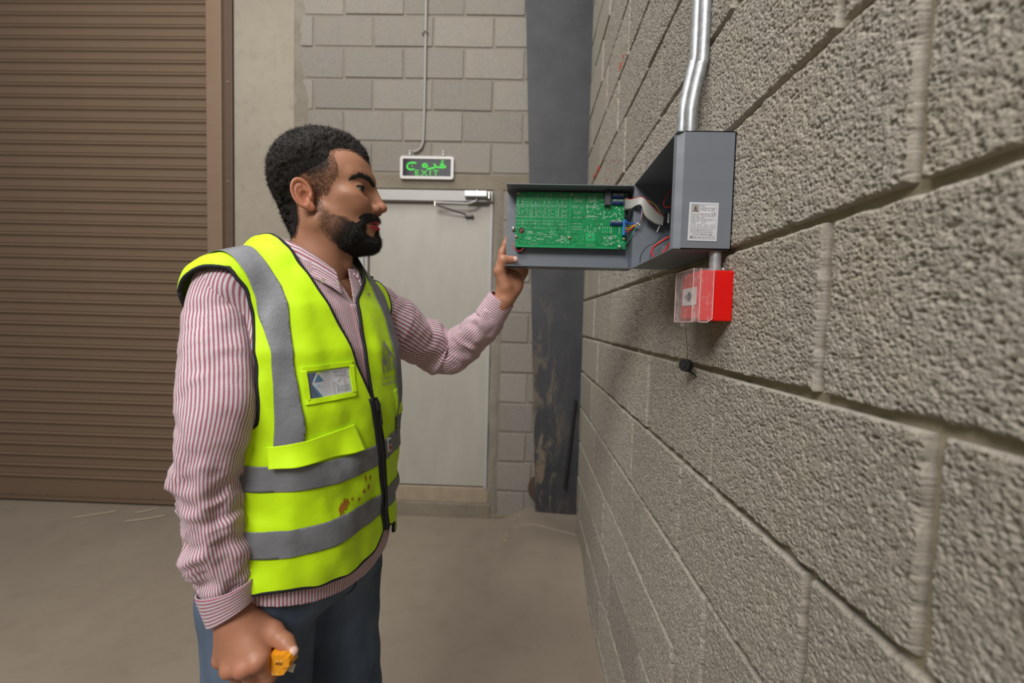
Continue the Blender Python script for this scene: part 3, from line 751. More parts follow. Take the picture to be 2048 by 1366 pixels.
# loom from the terminal block
def W(x, y, Y): return rel(at(1180 + x / 6.83, 350 + y / 6.83, Y))          # second detail crop
tie = (655, 668)
for k, (y0, m_) in enumerate(((632, 'w_blue'), (650, 'w_blue'), (690, 'w_grey'), (722, 'w_yellow'), (745, 'w_yellow'), (774, 'w_red'), (797, 'w_black'))):
    q = (k - 3) * 2.2
    pts = [W(480, y0, 1.018), W(530, y0 + (14 if k < 2 else -2), 1.000), W(600, 682 + (y0 - 700) * .35, .984), W(tie[0], tie[1] + q, .978), W(690 + q, 600, .976), W(708 + q, 500, .978), W(700 + q, 420, .980), W(720 + q, 380, .984)]
    MB().tube(spline(pts, 6), .00095, 7).build('wire', M[m_], board, True)
MB().tube(spline([W(425, 968, 1.024), W(470, 960, 1.012), W(530, 890, .995), W(590, 780, .982), W(tie[0] - 10, tie[1] + 6, .979)], 6), .0010, 7).build('wire', M['w_green'], board, True)
tv = MB(); a = np.array(W(632, 655, .9765)); b = np.array(W(682, 682, .9765)); tv.tube([a, b], .0016, 8); tv.build('cable_tie', M['w_white'], board, True)
te = [W(*p) for p in ((470, 327, 1.016), (560, 330, .992), (620, 312, .982), (690, 296, .974), (745, 315, .970), (800, 380, .968), (860, 440, .968), (940, 520, .970), (1015, 568, .972))]
be = [W(*p) for p in ((470, 470, 1.016), (540, 466, .994), (585, 445, .984), (640, 413, .974), (700, 420, .970), (740, 540, .968), (800, 605, .968), (900, 668, .970), (1000, 692, .972))]
te = spline(te, 6); be = spline(be, 6); rv = []; rf = []
for i in range(len(te)):
    for k in range(9):
        p = te[i] * (1 - k / 8) + be[i] * (k / 8); rv.append((p[0], p[1] - 0.0003 * (k % 2), p[2]))
for i in range(len(te) - 1):
    for k in range(8): a = i * 9 + k; rf.append((a, a + 1, a + 10, a + 9))
rb = mobj('ribbon_cable', rv, rf, M['ribbon'], panel, True); sm = rb.modifiers.new('thickness', 'SOLIDIFY'); sm.thickness = 0.0009
MB().tube([p - np.array((0, 0.0006, 0)) for p in te], .0005, 5).build('red_edge', M['w_red'], rb)
ce = np.array(W(1040, 600, .977)); cn = MB(); cn.box(ce[0] - .004, ce[0] + .001, ce[1] - .006, ce[1] + .006, ce[2] - .012, ce[2] + .012, .0005); cn.build('ribbon_plug', M['black_plastic'], panel)
cn = MB(); cn.box(ce[0] + .001, ce[0] + .005, ce[1] - .007, ce[1] + .005, ce[2] - .010, ce[2] + .011, .0005); cn.build('plug_body', M['w_white'], panel)
# loose mains and battery wires inside the enclosure
for pts, r_, m_ in (([W(1085, 842, .90), W(1000, 890, .90), W(890, 965, .905), W(845, 1040, .91), W(860, 1110, .91), W(930, 1180, .91)], .0017, 'w_red'),
                    ([W(1085, 930, .88), W(1040, 1010, .885), W(985, 1070, .89), W(960, 1130, .90)], .0017, 'w_red'),
                    ([W(1085, 818, .93), W(980, 840, .93), W(900, 920, .94), W(780, 980, .95), W(700, 1090, .955), W(680, 1200, .96)], .0009, 'w_black'),
                    ([W(1085, 870, .92), W(960, 930, .92), W(860, 1010, .93), W(830, 1080, .93), W(820, 1180, .93)], .0009, 'w_black'),
                    ([W(1115, 200, .93), W(1050, 290, .935), W(1005, 390, .94), W(1040, 445, .94), W(1110, 425, .93)], .0010, 'w_red'),
                    ([W(780, 350, .985), W(860, 380, .98), W(920, 450, .975), W(975, 560, .975)], .0009, 'w_yellow'),
                    ([W(955, 690, .975), W(935, 730, .972), W(915, 778, .97)], .0010, 'w_white')):
    MB().tube(spline(pts, 6), r_, 7).build('loose_wire', M[m_], panel, True)
bt = np.array(W(1000, 1090, .93)); b_ = MB(); b_.box(bt[0] - .012, bt[0] + .04, bt[1] - .03, bt[1] + .03, .0020, bt[2] + .014, .001); b_.build('battery', M['w_grey'], panel)
# buzzer behind the board, bottom left
bz = np.array(rel(at(1040, 495, 1.042))); b_ = MB(); b_.cyl(bz, bz + np.array((0, .007, 0)), .011, 20); b_.build('buzzer', M['black_plastic'], panel, True)
MB().tube(spline([pcb(433, 880, -.001), pcb(420, 915, .001), pcb(430, 960, .001), pcb(470, 985, .0), pcb(520, 975, -.002), pcb(545, 935, -.004)], 6), .0009, 7).build('loose_wire', M['w_red'], panel, True)

# ------------------------------------------------------------------ conduits, call point
def conduit(pts, lab, parent=None):
    o = MB().tube(spline(pts, 7), 0.0108, 16).build('steel_conduit', M['zinc'], None, True)
    return thing(o, lab, 'conduit', 'steel conduits above the panel')
conduit([(0.3072, 0.890, 1.680), (0.3072, 0.890, 1.770), (0.3085, 0.890, 1.800), (0.3150, 0.890, 1.838), (0.3235, 0.890, 1.880), (0.3268, 0.890, 1.910), (0.3272, 0.890, 2.1), (0.3272, 0.890, 2.6), (0.3272, 0.890, 3.4)], 'left one of the two galvanised conduits rising from the control panel')
conduit([(0.3085, 0.848, 1.680), (0.3085, 0.848, 1.750), (0.3095, 0.848, 1.778), (0.3155, 0.848, 1.815), (0.3235, 0.848, 1.855), (0.3268, 0.848, 1.885), (0.3272, 0.848, 2.1), (0.3272, 0.848, 2.6), (0.3272, 0.848, 3.4)], 'right one of the two galvanised conduits rising from the control panel')
stub = MB(); stub.cyl((0.3185, 0.735, 1.4535), (0.3185, 0.735, 1.4865), 0.0095, 18); stub.cyl((0.3185, 0.735, 1.4535), (0.3185, 0.735, 1.459), 0.0110, 18)
thing(stub.build('conduit_stub', M['zinc'], None, True), 'short conduit stub joining the control panel to the red call point', 'conduit')
M['red'] = plain('red_abs_plastic', '#d8100c', 0.35, 0, 0.4)
M['red_face'] = plain('red_front_plastic', '#c8201c', 0.4)
RX0, RX1, RY0, RY1, RZ0, RZ1 = 0.2845, WX - 0.002, 0.7040, 0.7870, 1.3690, 1.4510
cp = thing(empty('call_point', (RX1, 0.745, RZ0)), 'red break-glass call point with clear cover below the grey panel', 'call point')
def rc(p): return (p[0] - RX1, p[1] - 0.745, p[2] - RZ0)
b_ = MB().box(RX0, RX1, RY0, RY1, RZ0, RZ1, 0.0022); b_.v = [rc(p) for p in b_.v]; b_.build('body', M['red'], cp)
b_ = MB().box(RX0 - 0.002, RX0 + .001, RY0 + .005, RY1 - .005, RZ0 + .004, RZ1 - .004, .0008); b_.v = [rc(p) for p in b_.v]; b_.build('front_plate', M['red_face'], cp)
b_ = MB().box(RX0 - 0.0032, RX0, RY0 + .012, RY1 - .012, RZ0 + .026, RZ1 - .026, .0005); b_.v = [rc(p) for p in b_.v]; bg_ = b_.build('break_glass', plain('white_glass_label', '#c6c4c4', 0.2), cp)
b_ = MB().cyl((RX0 - .0037, .745, 1.410), (RX0 - .003, .745, 1.410), .0085, 18); b_.v = [rc(p) for p in b_.v]; b_.build('press_spot', plain('dark_print_spot', '#4a4a52', 0.5), bg_)
for s_ in (-1, 1):
    tri = [(RX0 - .0036, .745 + s_ * .0125, 1.4155), (RX0 - .0036, .745 + s_ * .0125, 1.4045), (RX0 - .0036, .745 + s_ * .019, 1.410)]
    mobj('arrow_mark', [rc(p) for p in tri], [(0, 1, 2)], plain('grey_print_arrow', '#6e6e76', 0.5), bg_)
cm = NT('scratched_clear_cover', 0.16, 0, 0.5); cm.co()
_tr = cm.n('ShaderNodeBsdfTransparent'); _tr.inputs[0].default_value = (1.0, 0.98, 0.98, 1); _mx = cm.n('ShaderNodeMixShader')
cm.put(cm.b.inputs['Base Color'], '#e0d6d6'); cm.put(_mx.inputs[0], cm.math('MULTIPLY_ADD', cm.ramp(cm.noise(140, 6, 0.75, co=cm.scaled((1, 1, 0.35))), [(0.52, 0.0), (0.66, 1.0)]), 0.20, 0.07))
cm.put(_mx.inputs[1], _tr.outputs[0]); cm.put(_mx.inputs[2], cm.b.outputs[0])
cm.put(cm.t.nodes['Material Output'].inputs[0], _mx.outputs[0]); M['clear_cover'] = cm.m
vx0, vx1, vy0, vy1, vz0, vz1 = 0.2725, 0.3035, 0.7015, 0.7905, 1.3665, 1.4535
cvv = MB()
def pane(pts, th, d):
    n_ = len(pts); q = [np.array(p) for p in pts]; cvv.add(q + [p + np.array(d) * th for p in q], [tuple(range(n_)), tuple(range(n_, 2 * n_))[::-1]] + [(i, (i + 1) % n_, n_ + (i + 1) % n_, n_ + i) for i in range(n_)])
pane([(vx0, vy0 + .004, vz0), (vx0, vy1 - .004, vz0), (vx0, vy1 - .004, vz1), (vx0, vy0 + .004, vz1)], .0012, (1, 0, 0))
pane([(vx0, vy0 + .004, vz0), (vx0 + .010, vy0, vz0), (vx0 + .010, vy0, vz1), (vx0, vy0 + .004, vz1)], .0012, (0, 1, 0))
pane([(vx0 + .010, vy0, vz0), (vx1 - .008, vy0, vz0), (vx1, vy0, vz0 + .006), (vx1, vy0, vz1 - .004), (vx1 - .005, vy0, vz1), (vx0 + .010, vy0, vz1)], .0012, (0, 1, 0))
pane([(vx0, vy1 - .004, vz0), (vx1, vy1, vz0), (vx1, vy1, vz1), (vx0, vy1 - .004, vz1)], .0012, (0, -1, 0))
pane([(vx0, vy0 + .004, vz1), (vx1 - .005, vy0, vz1), (vx1 - .005, vy1, vz1), (vx0, vy1 - .004, vz1)], .0012, (0, 0, -1))
cvv.v = [rc(p) for p in cvv.v]; cvr = cvv.build('clear_cover', M['clear_cover'], cp)
b_ = MB().box(vx0 - .001, vx0 + .004, .742, .753, vz0 - .0075, vz0 + .001, .0006); b_.v = [rc(p) for p in b_.v]; b_.build('lift_tab', M['clear_cover'], cvr)
for p0, p1 in (((vx0, vy0 + .004, vz0), (vx0, vy0 + .004, vz1)), ((vx0 + .010, vy0, vz0), (vx0 + .010, vy0, vz1)), ((vx1, vy0, vz0 + .006), (vx1, vy0, vz1 - .004)), ((vx0, vy1 - .004, vz0), (vx0, vy1 - .004, vz1)), ((vx0, vy0 + .004, vz0), (vx0, vy1 - .004, vz0)), ((vx0, vy0 + .004, vz1), (vx0, vy1 - .004, vz1)), ((vx0 + .01, vy0, vz0), (vx1 - .008, vy0, vz0)), ((vx1 - .008, vy0, vz0), (vx1, vy0, vz0 + .006))):
    MB().tube([rc(p0), rc(p1)], .0006, 5).build('cover_edge', plain('cloudy_plastic_edge', '#d9b9b6', 0.3), cvr)
b_ = MB().ball((0.327, 0.722, 1.4545), .0035, 8, 5); b_.v = [rc(p) for p in b_.v]; b_.build('screw', M['zinc'], cp, True)
# black seal hanging on a thread from the cover
tg = empty('hanging_seal', (0.322, 0.850, 1.278)); thing(tg, 'small round black seal hanging on a thread under the call point', 'seal')
tp = [np.array(at(*p)) - np.array((0.322, 0.850, 1.278)) for p in ((1371, 652, .775), (1374, 690, .82), (1375, 716, .845), (1377, 722, .85))]
MB().tube(spline(tp, 5), .0006, 5).build('thread', plain('brown_thread', '#8a6a55', 0.8), tg, True)
c = np.array(at(1373, 731, .850)) - np.array((0.322, 0.850, 1.278))
ax = np.array((-.75, -.62, .12)); ax /= np.linalg.norm(ax)
s_ = MB(); s_.cyl(c, c + ax * .009, .0115, 20); s_.cyl(c - ax * .004, c, .0125, 20); s_.build('seal_body', M['black_plastic'], tg, True)
s_ = MB(); s_.cyl(c + ax * .009, c + ax * .0105, .0045, 12); s_.build('seal_boss', M['dark'], tg, True)
MB().tube([c + ax * .004 + np.array((0, -.006, -.008)), np.array(at(1382, 744, .845)) - np.array((0.322, .85, 1.278)), np.array(at(1393, 753, .842)) - np.array((0.322, .85, 1.278))], [.0026, .0022, .0012], 7).build('seal_tail', M['dark'], tg, True)
# old red paint dabs on the block wall
M['redpaint'] = plain('red_paint_dab', '#b8452f', 0.8, grain=0.3, gscale=150)
def on_wall(x, y):
    d = _fw + _rt2 * ((x - 1024) / 852.0) + _up2 * ((683 - y) / 852.0); k = (WX - 0.0025) / d.x
    return np.array((WX - 0.0025, d.y * k, CAM_Z + d.z * k))
for (x, y, w_, h_) in ((1213, 360, 4, 5), (1222, 340, 3, 10), (1228, 322, 1.5, 9), (1195, 338, 2.5, 9), (1188, 352, 2, 7), (1240, 132, 2.5, 16), (1246, 112, 1.5, 8)):
    c_ = on_wall(x, y); pts = [on_wall(x + w_ * math.cos(a) * (1 + .3 * math.sin(a * 3 + x)) + .35 * h_ * math.sin(a), y - h_ * math.sin(a)) for a in np.linspace(0, 2 * math.pi, 14, endpoint=False)]
    top_ = c_ + np.array((-.0015, 0, 0)); mobj('paint_dab', [top_] + [p + np.array((.004, 0, 0)) for p in pts], [(0, 1 + (i + 1) % 14, 1 + i) for i in range(14)], M['redpaint'], wall_right, True)
# ------------------------------------------------------------------ implicit modelling tools
def smin(a, b, k):
    h = np.clip(0.5 + 0.5 * (b - a) / k, 0, 1); return b + (a - b) * h - k * h * (1 - h)
def smax(a, b, k): return -smin(-a, -b, k)
def s_ell(P, c, r, R=None):
    q = P - np.asarray(c)
    if R is not None: q = q @ R
    r = np.asarray(r); k0 = np.linalg.norm(q / r, axis=-1); k1 = np.linalg.norm(q / (r * r), axis=-1)
    return k0 * (k0 - 1) / np.maximum(k1, 1e-9)
def s_cap(P, a, b, r1, r2=None):
    a = np.asarray(a, float); b = np.asarray(b, float); r2 = r1 if r2 is None else r2
    d = b - a; t = np.clip(((P - a) @ d) / (d @ d), 0, 1)
    return np.linalg.norm(P - a - t[..., None] * d, axis=-1) - (r1 + (r2 - r1) * t)
def s_box(P, c, h, r, R=None):
    q = P - np.asarray(c)
    if R is not None: q = q @ R
    d = np.abs(q) - (np.asarray(h) - r)
    return np.linalg.norm(np.maximum(d, 0), axis=-1) + np.minimum(d.max(-1), 0) - r
def s_chain(P, pts, rad, k=0.006):
    out = None
    for i in range(len(pts) - 1):
        d = s_cap(P, pts[i], pts[i + 1], rad[i], rad[i + 1]); out = d if out is None else smin(out, d, k)
    return out
def rot(ax, deg):
    a = math.radians(deg); c, s = math.cos(a), math.sin(a)
    return np.array({'x': ((1, 0, 0), (0, c, -s), (0, s, c)), 'y': ((c, 0, s), (0, 1, 0), (-s, 0, c)), 'z': ((c, -s, 0), (s, c, 0), (0, 0, 1))}[ax])
def surface_nets(fn, lo, hi, h):
    """mesh the zero set of fn on a grid of spacing h; returns vertices, quads"""
    lo = np.array(lo, float); n = np.ceil((np.array(hi) - lo) / h).astype(int) + 1
    gx, gy, gz = (lo[i] + h * np.arange(n[i]) for i in range(3))
    D = np.empty(n, np.float32)
    for i in range(0, n[0], 24):
        X = np.stack(np.meshgrid(gx[i:i + 24], gy, gz, indexing='ij'), -1)
        D[i:i + 24] = fn(X)
    S = D < 0
    cnt = np.zeros(n - 1, np.float32); acc = np.zeros(tuple(n - 1) + (3,), np.float32)
    for ax in range(3):
        for u in (0, 1):
            for w in (0, 1):
                sl0 = [None] * 3; oth = [k for k in range(3) if k != ax]
                sl0[ax] = slice(0, -1); sl1 = list(sl0); sl1[ax] = slice(1, None)
                for k, q in zip(oth, (u, w)):
                    sl0[k] = sl1[k] = slice(q, n[k] - 1 + q)
                a, b = D[tuple(sl0)], D[tuple(sl1)]; cr = (a < 0) != (b < 0)
                t = np.where(cr, a / np.where(cr, a - b, 1), 0)
                cnt += cr
                acc[..., ax] += np.where(cr, t, 0)
                for k, q in zip(oth, (u, w)): acc[..., k] += np.where(cr, q, 0)
    act = cnt > 0; idx = -np.ones(n - 1, int); idx[act] = np.arange(act.sum())
    cell = np.argwhere(act); V = lo + h * (cell + acc[act] / cnt[act][:, None])
    F = []
    for ax in range(3):
        o = [k for k in range(3) if k != ax]
        a = np.take(S, range(0, n[ax] - 1), ax); b = np.take(S, range(1, n[ax]), ax)
        cr = np.argwhere(a != b)
        ok = (cr[:, o[0]] > 0) & (cr[:, o[1]] > 0) & (cr[:, o[0]] < n[o[0]] - 1) & (cr[:, o[1]] < n[o[1]] - 1); cr = cr[ok]
        q = []
        for du, dw in ((-1, -1), (0, -1), (0, 0), (-1, 0)):
            c = cr.copy(); c[:, o[0]] += du; c[:, o[1]] += dw; q.append(idx[c[:, 0], c[:, 1], c[:, 2]])
        q = np.stack(q, 1)
        flip = S[tuple(cr.T)] if ax != 1 else ~S[tuple(cr.T)]
        q = np.where(flip[:, None], q, q[:, ::-1]); F.append(q)
    return V, np.vstack(F)
def vnoise(P, seed=0):
    """smooth value noise of points, about -1..1"""
    r = np.random.RandomState(seed).uniform(-1, 1, 4096).astype(np.float32)
    i = np.floor(P).astype(int); f = P - i; f = f * f * (3 - 2 * f); o = 0
    for dx in (0, 1):
        for dy in (0, 1):
            for dz in (0, 1):
                w = (f[..., 0] if dx else 1 - f[..., 0]) * (f[..., 1] if dy else 1 - f[..., 1]) * (f[..., 2] if dz else 1 - f[..., 2])
                o = o + w * r[((i[..., 0] + dx) * 73 + (i[..., 1] + dy) * 179 + (i[..., 2] + dz) * 283) % 4096]
    return o
def clip_mesh(V, F, val):
    """keep the part of a mesh where the vertex value is positive, cutting faces along the zero line"""
    V = np.asarray(V, float); F = np.asarray(F)
    if F.shape[1] == 4: F = np.vstack([F[:, [0, 1, 2]], F[:, [0, 2, 3]]])
    pos = val > 0; k = pos[F].sum(1)
    keep = F[k == 3].tolist(); newV = []; cache = {}; base = len(V)
    def cut(i, j):
        key = (min(i, j), max(i, j))
        if key not in cache:
            t = val[i] / (val[i] - val[j]); newV.append(V[i] + (V[j] - V[i]) * t); cache[key] = base + len(newV) - 1
        return cache[key]
    for tri in F[(k == 1) | (k == 2)]:
        poly = []
        for a in range(3):
            i, j = int(tri[a]), int(tri[(a + 1) % 3])
            if pos[i]: poly.append(i)
            if pos[i] != pos[j]: poly.append(cut(i, j))
        for a in range(1, len(poly) - 1): keep.append([poly[0], poly[a], poly[a + 1]])
    V = np.vstack([V, np.array(newV).reshape(-1, 3)]); F = np.array(keep, int).reshape(-1, 3)
    u, inv = np.unique(F, return_inverse=True)
    return V[u], inv.reshape(-1, 3)
def poly_d(x, y, poly):
    """signed distance to a closed polygon in 2D, positive inside"""
    P = np.array(poly, float); Q = np.roll(P, -1, 0); d = np.full(np.shape(x), 1e9); ins = np.zeros(np.shape(x), bool)
    for (ax, ay), (bx, by) in zip(P, Q):
        ex, ey = bx - ax, by - ay; t = np.clip(((x - ax) * ex + (y - ay) * ey) / max(ex * ex + ey * ey, 1e-12), 0, 1)
        d = np.minimum(d, np.hypot(x - ax - t * ex, y - ay - t * ey))
        c = ((ay <= y) != (by <= y)); ins ^= c & (x < (bx - ax) * (y - ay) / (by - ay if by != ay else 1e-12) + ax)
    return np.where(ins, d, -d)
# ------------------------------------------------------------------ the man: body frame (a = his left, b = his front, z = up)
MAN_O = np.array((-0.436, 0.835, 0.0)); _az = math.radians(108)
MAN_F = np.array((math.sin(_az), math.cos(_az), 0)); MAN_L = np.array((-MAN_F[1], MAN_F[0], 0))
MAN_M = np.stack([MAN_L, MAN_F, np.array((0, 0, 1.0))], 0)                # local -> world: p @ MAN_M + MAN_O
def to_world(p): return np.asarray(p) @ MAN_M + MAN_O
def to_local(p): return (np.asarray(p) - MAN_O) @ MAN_M.T
SH_R = np.array((-0.143, -0.018, 1.390)); SH_L = np.array((0.176, 0.040, 1.376))
_tz = np.array((0.74, 0.82, 0.90, 1.00, 1.10, 1.20, 1.30, 1.38, 1.44, 1.52))
_tA = np.array((.150, .170, .176, .176, .174, .174, .172, .150, .110, .060))
_tF = np.array((.105, .128, .142, .154, .161, .157, .143, .116, .085, .050))
_tB = np.array((.120, .138, .136, .122, .114, .116, .124, .120, .095, .060))
def torso_sdf(P):
    a, b, z = P[..., 0], P[..., 1], P[..., 2]
    A = np.interp(z, _tz, _tA); Bf = np.interp(z, _tz, _tF); Bb = np.interp(z, _tz, _tB)
    tw = 0.015 * np.clip((z - 1.0) / 0.4, 0, 1.2); bb = b - tw * a / 0.17     # shoulders turned a little further round
    B = np.where(bb > 0, Bf, Bb); n = 2.35
    rho = (np.abs(a / A) ** n + np.abs(bb / B) ** n) ** (1 / n)
    r = np.hypot(a, bb); d = np.where(rho > 1e-6, r * (1 - 1 / np.maximum(rho, 1e-6)), -0.1)
    d = np.maximum(np.minimum(d, 0.2), -0.1)
    d = np.maximum(d, np.maximum(z - 1.49, 0.74 - z))
    for s, sh in ((-1, SH_R), (1, SH_L)):
        d = smin(d, s_cap(P, (s * 0.055, -0.030, 1.425), sh + np.array((0, 0, 0.008)), 0.052, 0.050), 0.035)
    d = smin(d, s_cap(P, (0, -0.025, 1.40), (0, -0.012, 1.49), 0.075, 0.062), 0.03)
    return d
# ------------------------------------------------------------------ head
HEAD_O = np.array((-0.405, 0.845, 1.600)); _hz = math.radians(80)
HEAD_F = np.array((math.sin(_hz), math.cos(_hz), 0)); HEAD_L = np.array((-HEAD_F[1], HEAD_F[0], 0))
HEAD_M = np.stack([HEAD_F, HEAD_L, np.array((0, 0, 1.0))], 0)
def hw(p): return np.asarray(p) @ HEAD_M + HEAD_O
FS = np.array((0.0025, 0, -0.0040))                                # set of the face on the skull
EYE = np.array((0.0695, 0.0355, 0.0065))
def ear_sdf(Q):
    q = (Q - np.array((-0.0150, 0.0705, -0.0205))) * 1.08; a = math.radians(17)
    ex = q[..., 0] * math.cos(a) + q[..., 2] * math.sin(a); ez = -q[..., 0] * math.sin(a) + q[..., 2] * math.cos(a)
    ey = q[..., 1] + 0.42 * ex - 0.002
    E = np.stack([ex, ey, ez], -1)
    d = s_ell(E, (0, 0, 0.001), (0.0175, 0.0042, 0.0285))
    e = np.hypot(ex / 0.0155, (ez - 0.002) / 0.0262); rim = np.hypot((e - 1) * 0.019, ey - 0.0040) - 0.0036
    rim = np.where((ex > 0.004) & (ez < -0.006), rim + 0.01 * sstep(0.004, 0.012, ex), rim)
    d = smin(d, rim, 0.003)
    e2 = np.hypot((ex + 0.001) / 0.0085, (ez - 0.001) / 0.0155); ah = np.hypot((e2 - 1) * 0.011, ey - 0.0035) - 0.0024
    d = smin(d, np.where(ex > 0.003, ah + 0.01, ah), 0.003)
    d = smax(d, -s_ell(E, (0.0030, 0.0070, -0.0045), (0.0085, 0.0085, 0.0115)), 0.002)
    d = smin(d, s_ell(E, (0.0060, 0.0015, -0.0275), (0.0085, 0.0048, 0.0085)), 0.005)
    d = smin(d, s_ell(E, (0.0125, 0.0030, -0.0080), (0.0040, 0.0042, 0.0060)), 0.003)
    return d
def skull_sdf(P):
    Q = np.stack([P[..., 0], np.abs(P[..., 1]), P[..., 2]], -1)
    d = s_ell(Q, (0, 0, 0.033), (0.084, 0.070, 0.075)); Q = Q - FS
    d = smin(d, s_ell(Q, (0.034, 0, 0.044), (0.056, 0.057, 0.054)), 0.02)
    d = smin(d, s_ell(Q, (0.038, 0, -0.016), (0.051, 0.054, 0.070)), 0.02)
    d = smin(d, s_cap(Q, (0.072, 0.010, -0.083), (0.004, 0.046, -0.056), 0.017, 0.019), 0.022)
    d = smin(d, s_ell(Q, (0.038, 0, -0.068), (0.048, 0.044, 0.036)), 0.02)
    d = smin(d, s_ell(Q, (0.084, 0, -0.084), (0.017, 0.020, 0.016)), 0.014)
    d = smin(d, s_ell(Q, (0.058, 0.042, -0.006), (0.020, 0.017, 0.014)), 0.02)
    d = smin(d, s_ell(Q, (0.068, 0.028, -0.020), (0.022, 0.020, 0.020)), 0.018)
    d = smin(d, s_ell(Q, (0.077, 0, -0.047), (0.025, 0.031, 0.028)), 0.015)
    d = smin(d, s_cap(Q, (-0.006, 0, -0.05), (-0.012, 0, -0.215), 0.0505, 0.057), 0.030)
    return d
def head_sdf(P):
    Q = np.stack([P[..., 0], np.abs(P[..., 1]), P[..., 2]], -1)
    d = skull_sdf(P); Qe = Q; Q = Q - FS
    d = smin(d, s_cap(Q, (0.0845, 0.008, 0.0365), (0.060, 0.046, 0.0330), 0.0088, 0.006), 0.016)
    d = smax(d, -s_ell(Q, (0.0925, 0.0340, 0.0100), (0.020, 0.0165, 0.0100)), 0.011)
    d = smin(d, s_cap(Q, (0.080, 0, 0.024), (0.090, 0, -0.014), 0.0110, 0.0130), 0.008)
    d = smin(d, s_cap(Q, (0.0885, 0, 0.0260), (0.1065, 0, -0.0110), 0.0072, 0.0088), 0.009)          # nose
    d = smin(d, s_ell(Q, (0.1095, 0, -0.0150), (0.0105, 0.0095, 0.0090)), 0.005)
    d = smin(d, s_ell(Q, (0.0970, 0.0138, -0.0205), (0.0112, 0.0072, 0.0086)), 0.005)
    d = smin(d, s_cap(Q, (0.090, 0, -0.022), (0.104, 0, -0.0225), 0.007, 0.005), 0.005)
    d = smax(d, -s_ell(Q, (0.1015, 0.0072, -0.0270), (0.0062, 0.0034, 0.0045)), 0.002)
    d = smin(d, np.linalg.norm(Qe - EYE, axis=-1) - 0.0145, 0.004)                                     # lids
    d = smax(d, -s_ell(Qe, EYE + np.array((0.0110, 0.0010, -0.0004)), (0.0150, 0.0150, 0.0043)), 0.001)
    Q = Q + np.stack([15 * Q[..., 1] ** 2, 0 * Q[..., 1], 4 * Q[..., 1] ** 2], -1) * (Q[..., 1:2] < .04)
    d = smin(d, s_ell(Q, (0.0965, 0, -0.0430), (0.0090, 0.0270, 0.0052)), 0.004)                      # lips
    d = smin(d, s_ell(Q, (0.0955, 0, -0.0570), (0.0105, 0.0240, 0.0066)), 0.004)
    d = smax(d, -s_ell(Q, (0.1060, 0, -0.0497), (0.0145, 0.0300, 0.0022)), 0.0012)
    d = smin(d, s_ell(Qe, (0.0440, 0, -0.135), (0.010, 0.010, 0.014)), 0.016)
    d = smin(d, ear_sdf(Qe), 0.0035)
    return d
# where hair and beard grow, as outlines seen from the side (forward, up)
HAIR_P = [(.103, .0690), (.084, .0700), (.0700, .0765), (.0580, .0785), (.0430, .0740), (.0300, .0665), (.0325, .0516), (.0370, .0381), (.0385, .0257), (.0285, .0079), (.0200, -.0100), (.006, -.0120), (.000, .0020), (-.016, .0120), (-.034, .0060), (-.037, -.0300), (-.033, -.0620), (-.040, -.0880), (-.12, -.0860), (-.13, .10), (0, .2), (.11, .16)]
HAIR_S = [(.103, .0690), (.084, .0700), (.0700, .0765), (.0580, .0785), (.0430, .0745), (.0290, .0670), (.0270, .0520), (.012, .0360), (-.010, .0240), (-.034, .0060), (-.037, -.0300), (-.033, -.0620), (-.040, -.0880), (-.12, -.0860), (-.13, .10), (0, .2), (.11, .16)]
def hair_mask(P, outline=HAIR_P):
    x, y, z = P[..., 0], np.abs(P[..., 1]), P[..., 2]
    return poly_d(x + 0.10 * np.clip(0.035 - y, 0, 1), z, outline)
BEARD_P = [(.120, -.0315), (.0985, -.0350), (.0880, -.0420), (.0790, -.0510), (.0700, -.0580), (.0600, -.0520), (.0450, -.0420), (.0300, -.0300), (.0270, -.0040), (.008, -.0040), (.006, -.0300), (.006, -.0660), (.014, -.0860), (.034, -.1080), (.062, -.1220), (.12, -.1200), (.128, -.06)]
def lip_mask(P):
    y2 = P[..., 1] ** 2; Q = np.stack([P[..., 0] + 15 * y2, np.abs(P[..., 1]), P[..., 2] + 4 * y2], -1)
    lo = s_ell(Q, (0.1005, 0, -0.0605), (0.013, 0.0265, 0.0062)); up = s_ell(Q, (0.1020, 0, -0.0495), (0.012, 0.0275, 0.0040))
    return sstep(0.0012, -0.0012, np.minimum(lo, up))
def beard_mask(P):
    x, y, z = P[..., 0], np.abs(P[..., 1]), P[..., 2]
    d = poly_d(x + 0.012 * (y / 0.05) ** 2 * (z > -0.05), z, BEARD_P)
    Q = np.stack([x + 15 * y * y, y, z + 4 * y * y], -1)
    d = np.minimum(d, s_ell(Q, (0.1005, 0, -0.0560), (0.016, 0.0310, 0.0092))); Q = np.stack([x, y, z], -1)                       # bare round the mouth
    d = np.minimum(d, s_ell(Q, (0.0935, 0.0195, -0.0700), (0.016, 0.0105, 0.0090)))
    return d
def dense_beard(P):
    x, z = P[..., 0], P[..., 2]
    return np.minimum(beard_mask(P), np.maximum((x - 0.052) * 0.7 + (-z - 0.076) * 0.35, -0.05)) 

def set_attr(me, name, val):
    at_ = me.attributes.new(name, 'FLOAT', 'POINT'); at_.data.foreach_set('value', np.asarray(val, np.float32))
def relax(V, F, it=2, lam=0.5):
    F = np.asarray(F); n = len(V); e = np.vstack([F[:, [i, (i + 1) % F.shape[1]]] for i in range(F.shape[1])])
    for _ in range(it):
        s = np.zeros_like(V); c = np.zeros(n)
        for k in range(3): s[:, k] = np.bincount(e[:, 0], V[e[:, 1], k], n) + np.bincount(e[:, 1], V[e[:, 0], k], n)
        c = np.bincount(e[:, 0], minlength=n) + np.bincount(e[:, 1], minlength=n); V = V + lam * (s / np.maximum(c, 1)[:, None] - V)
    return V

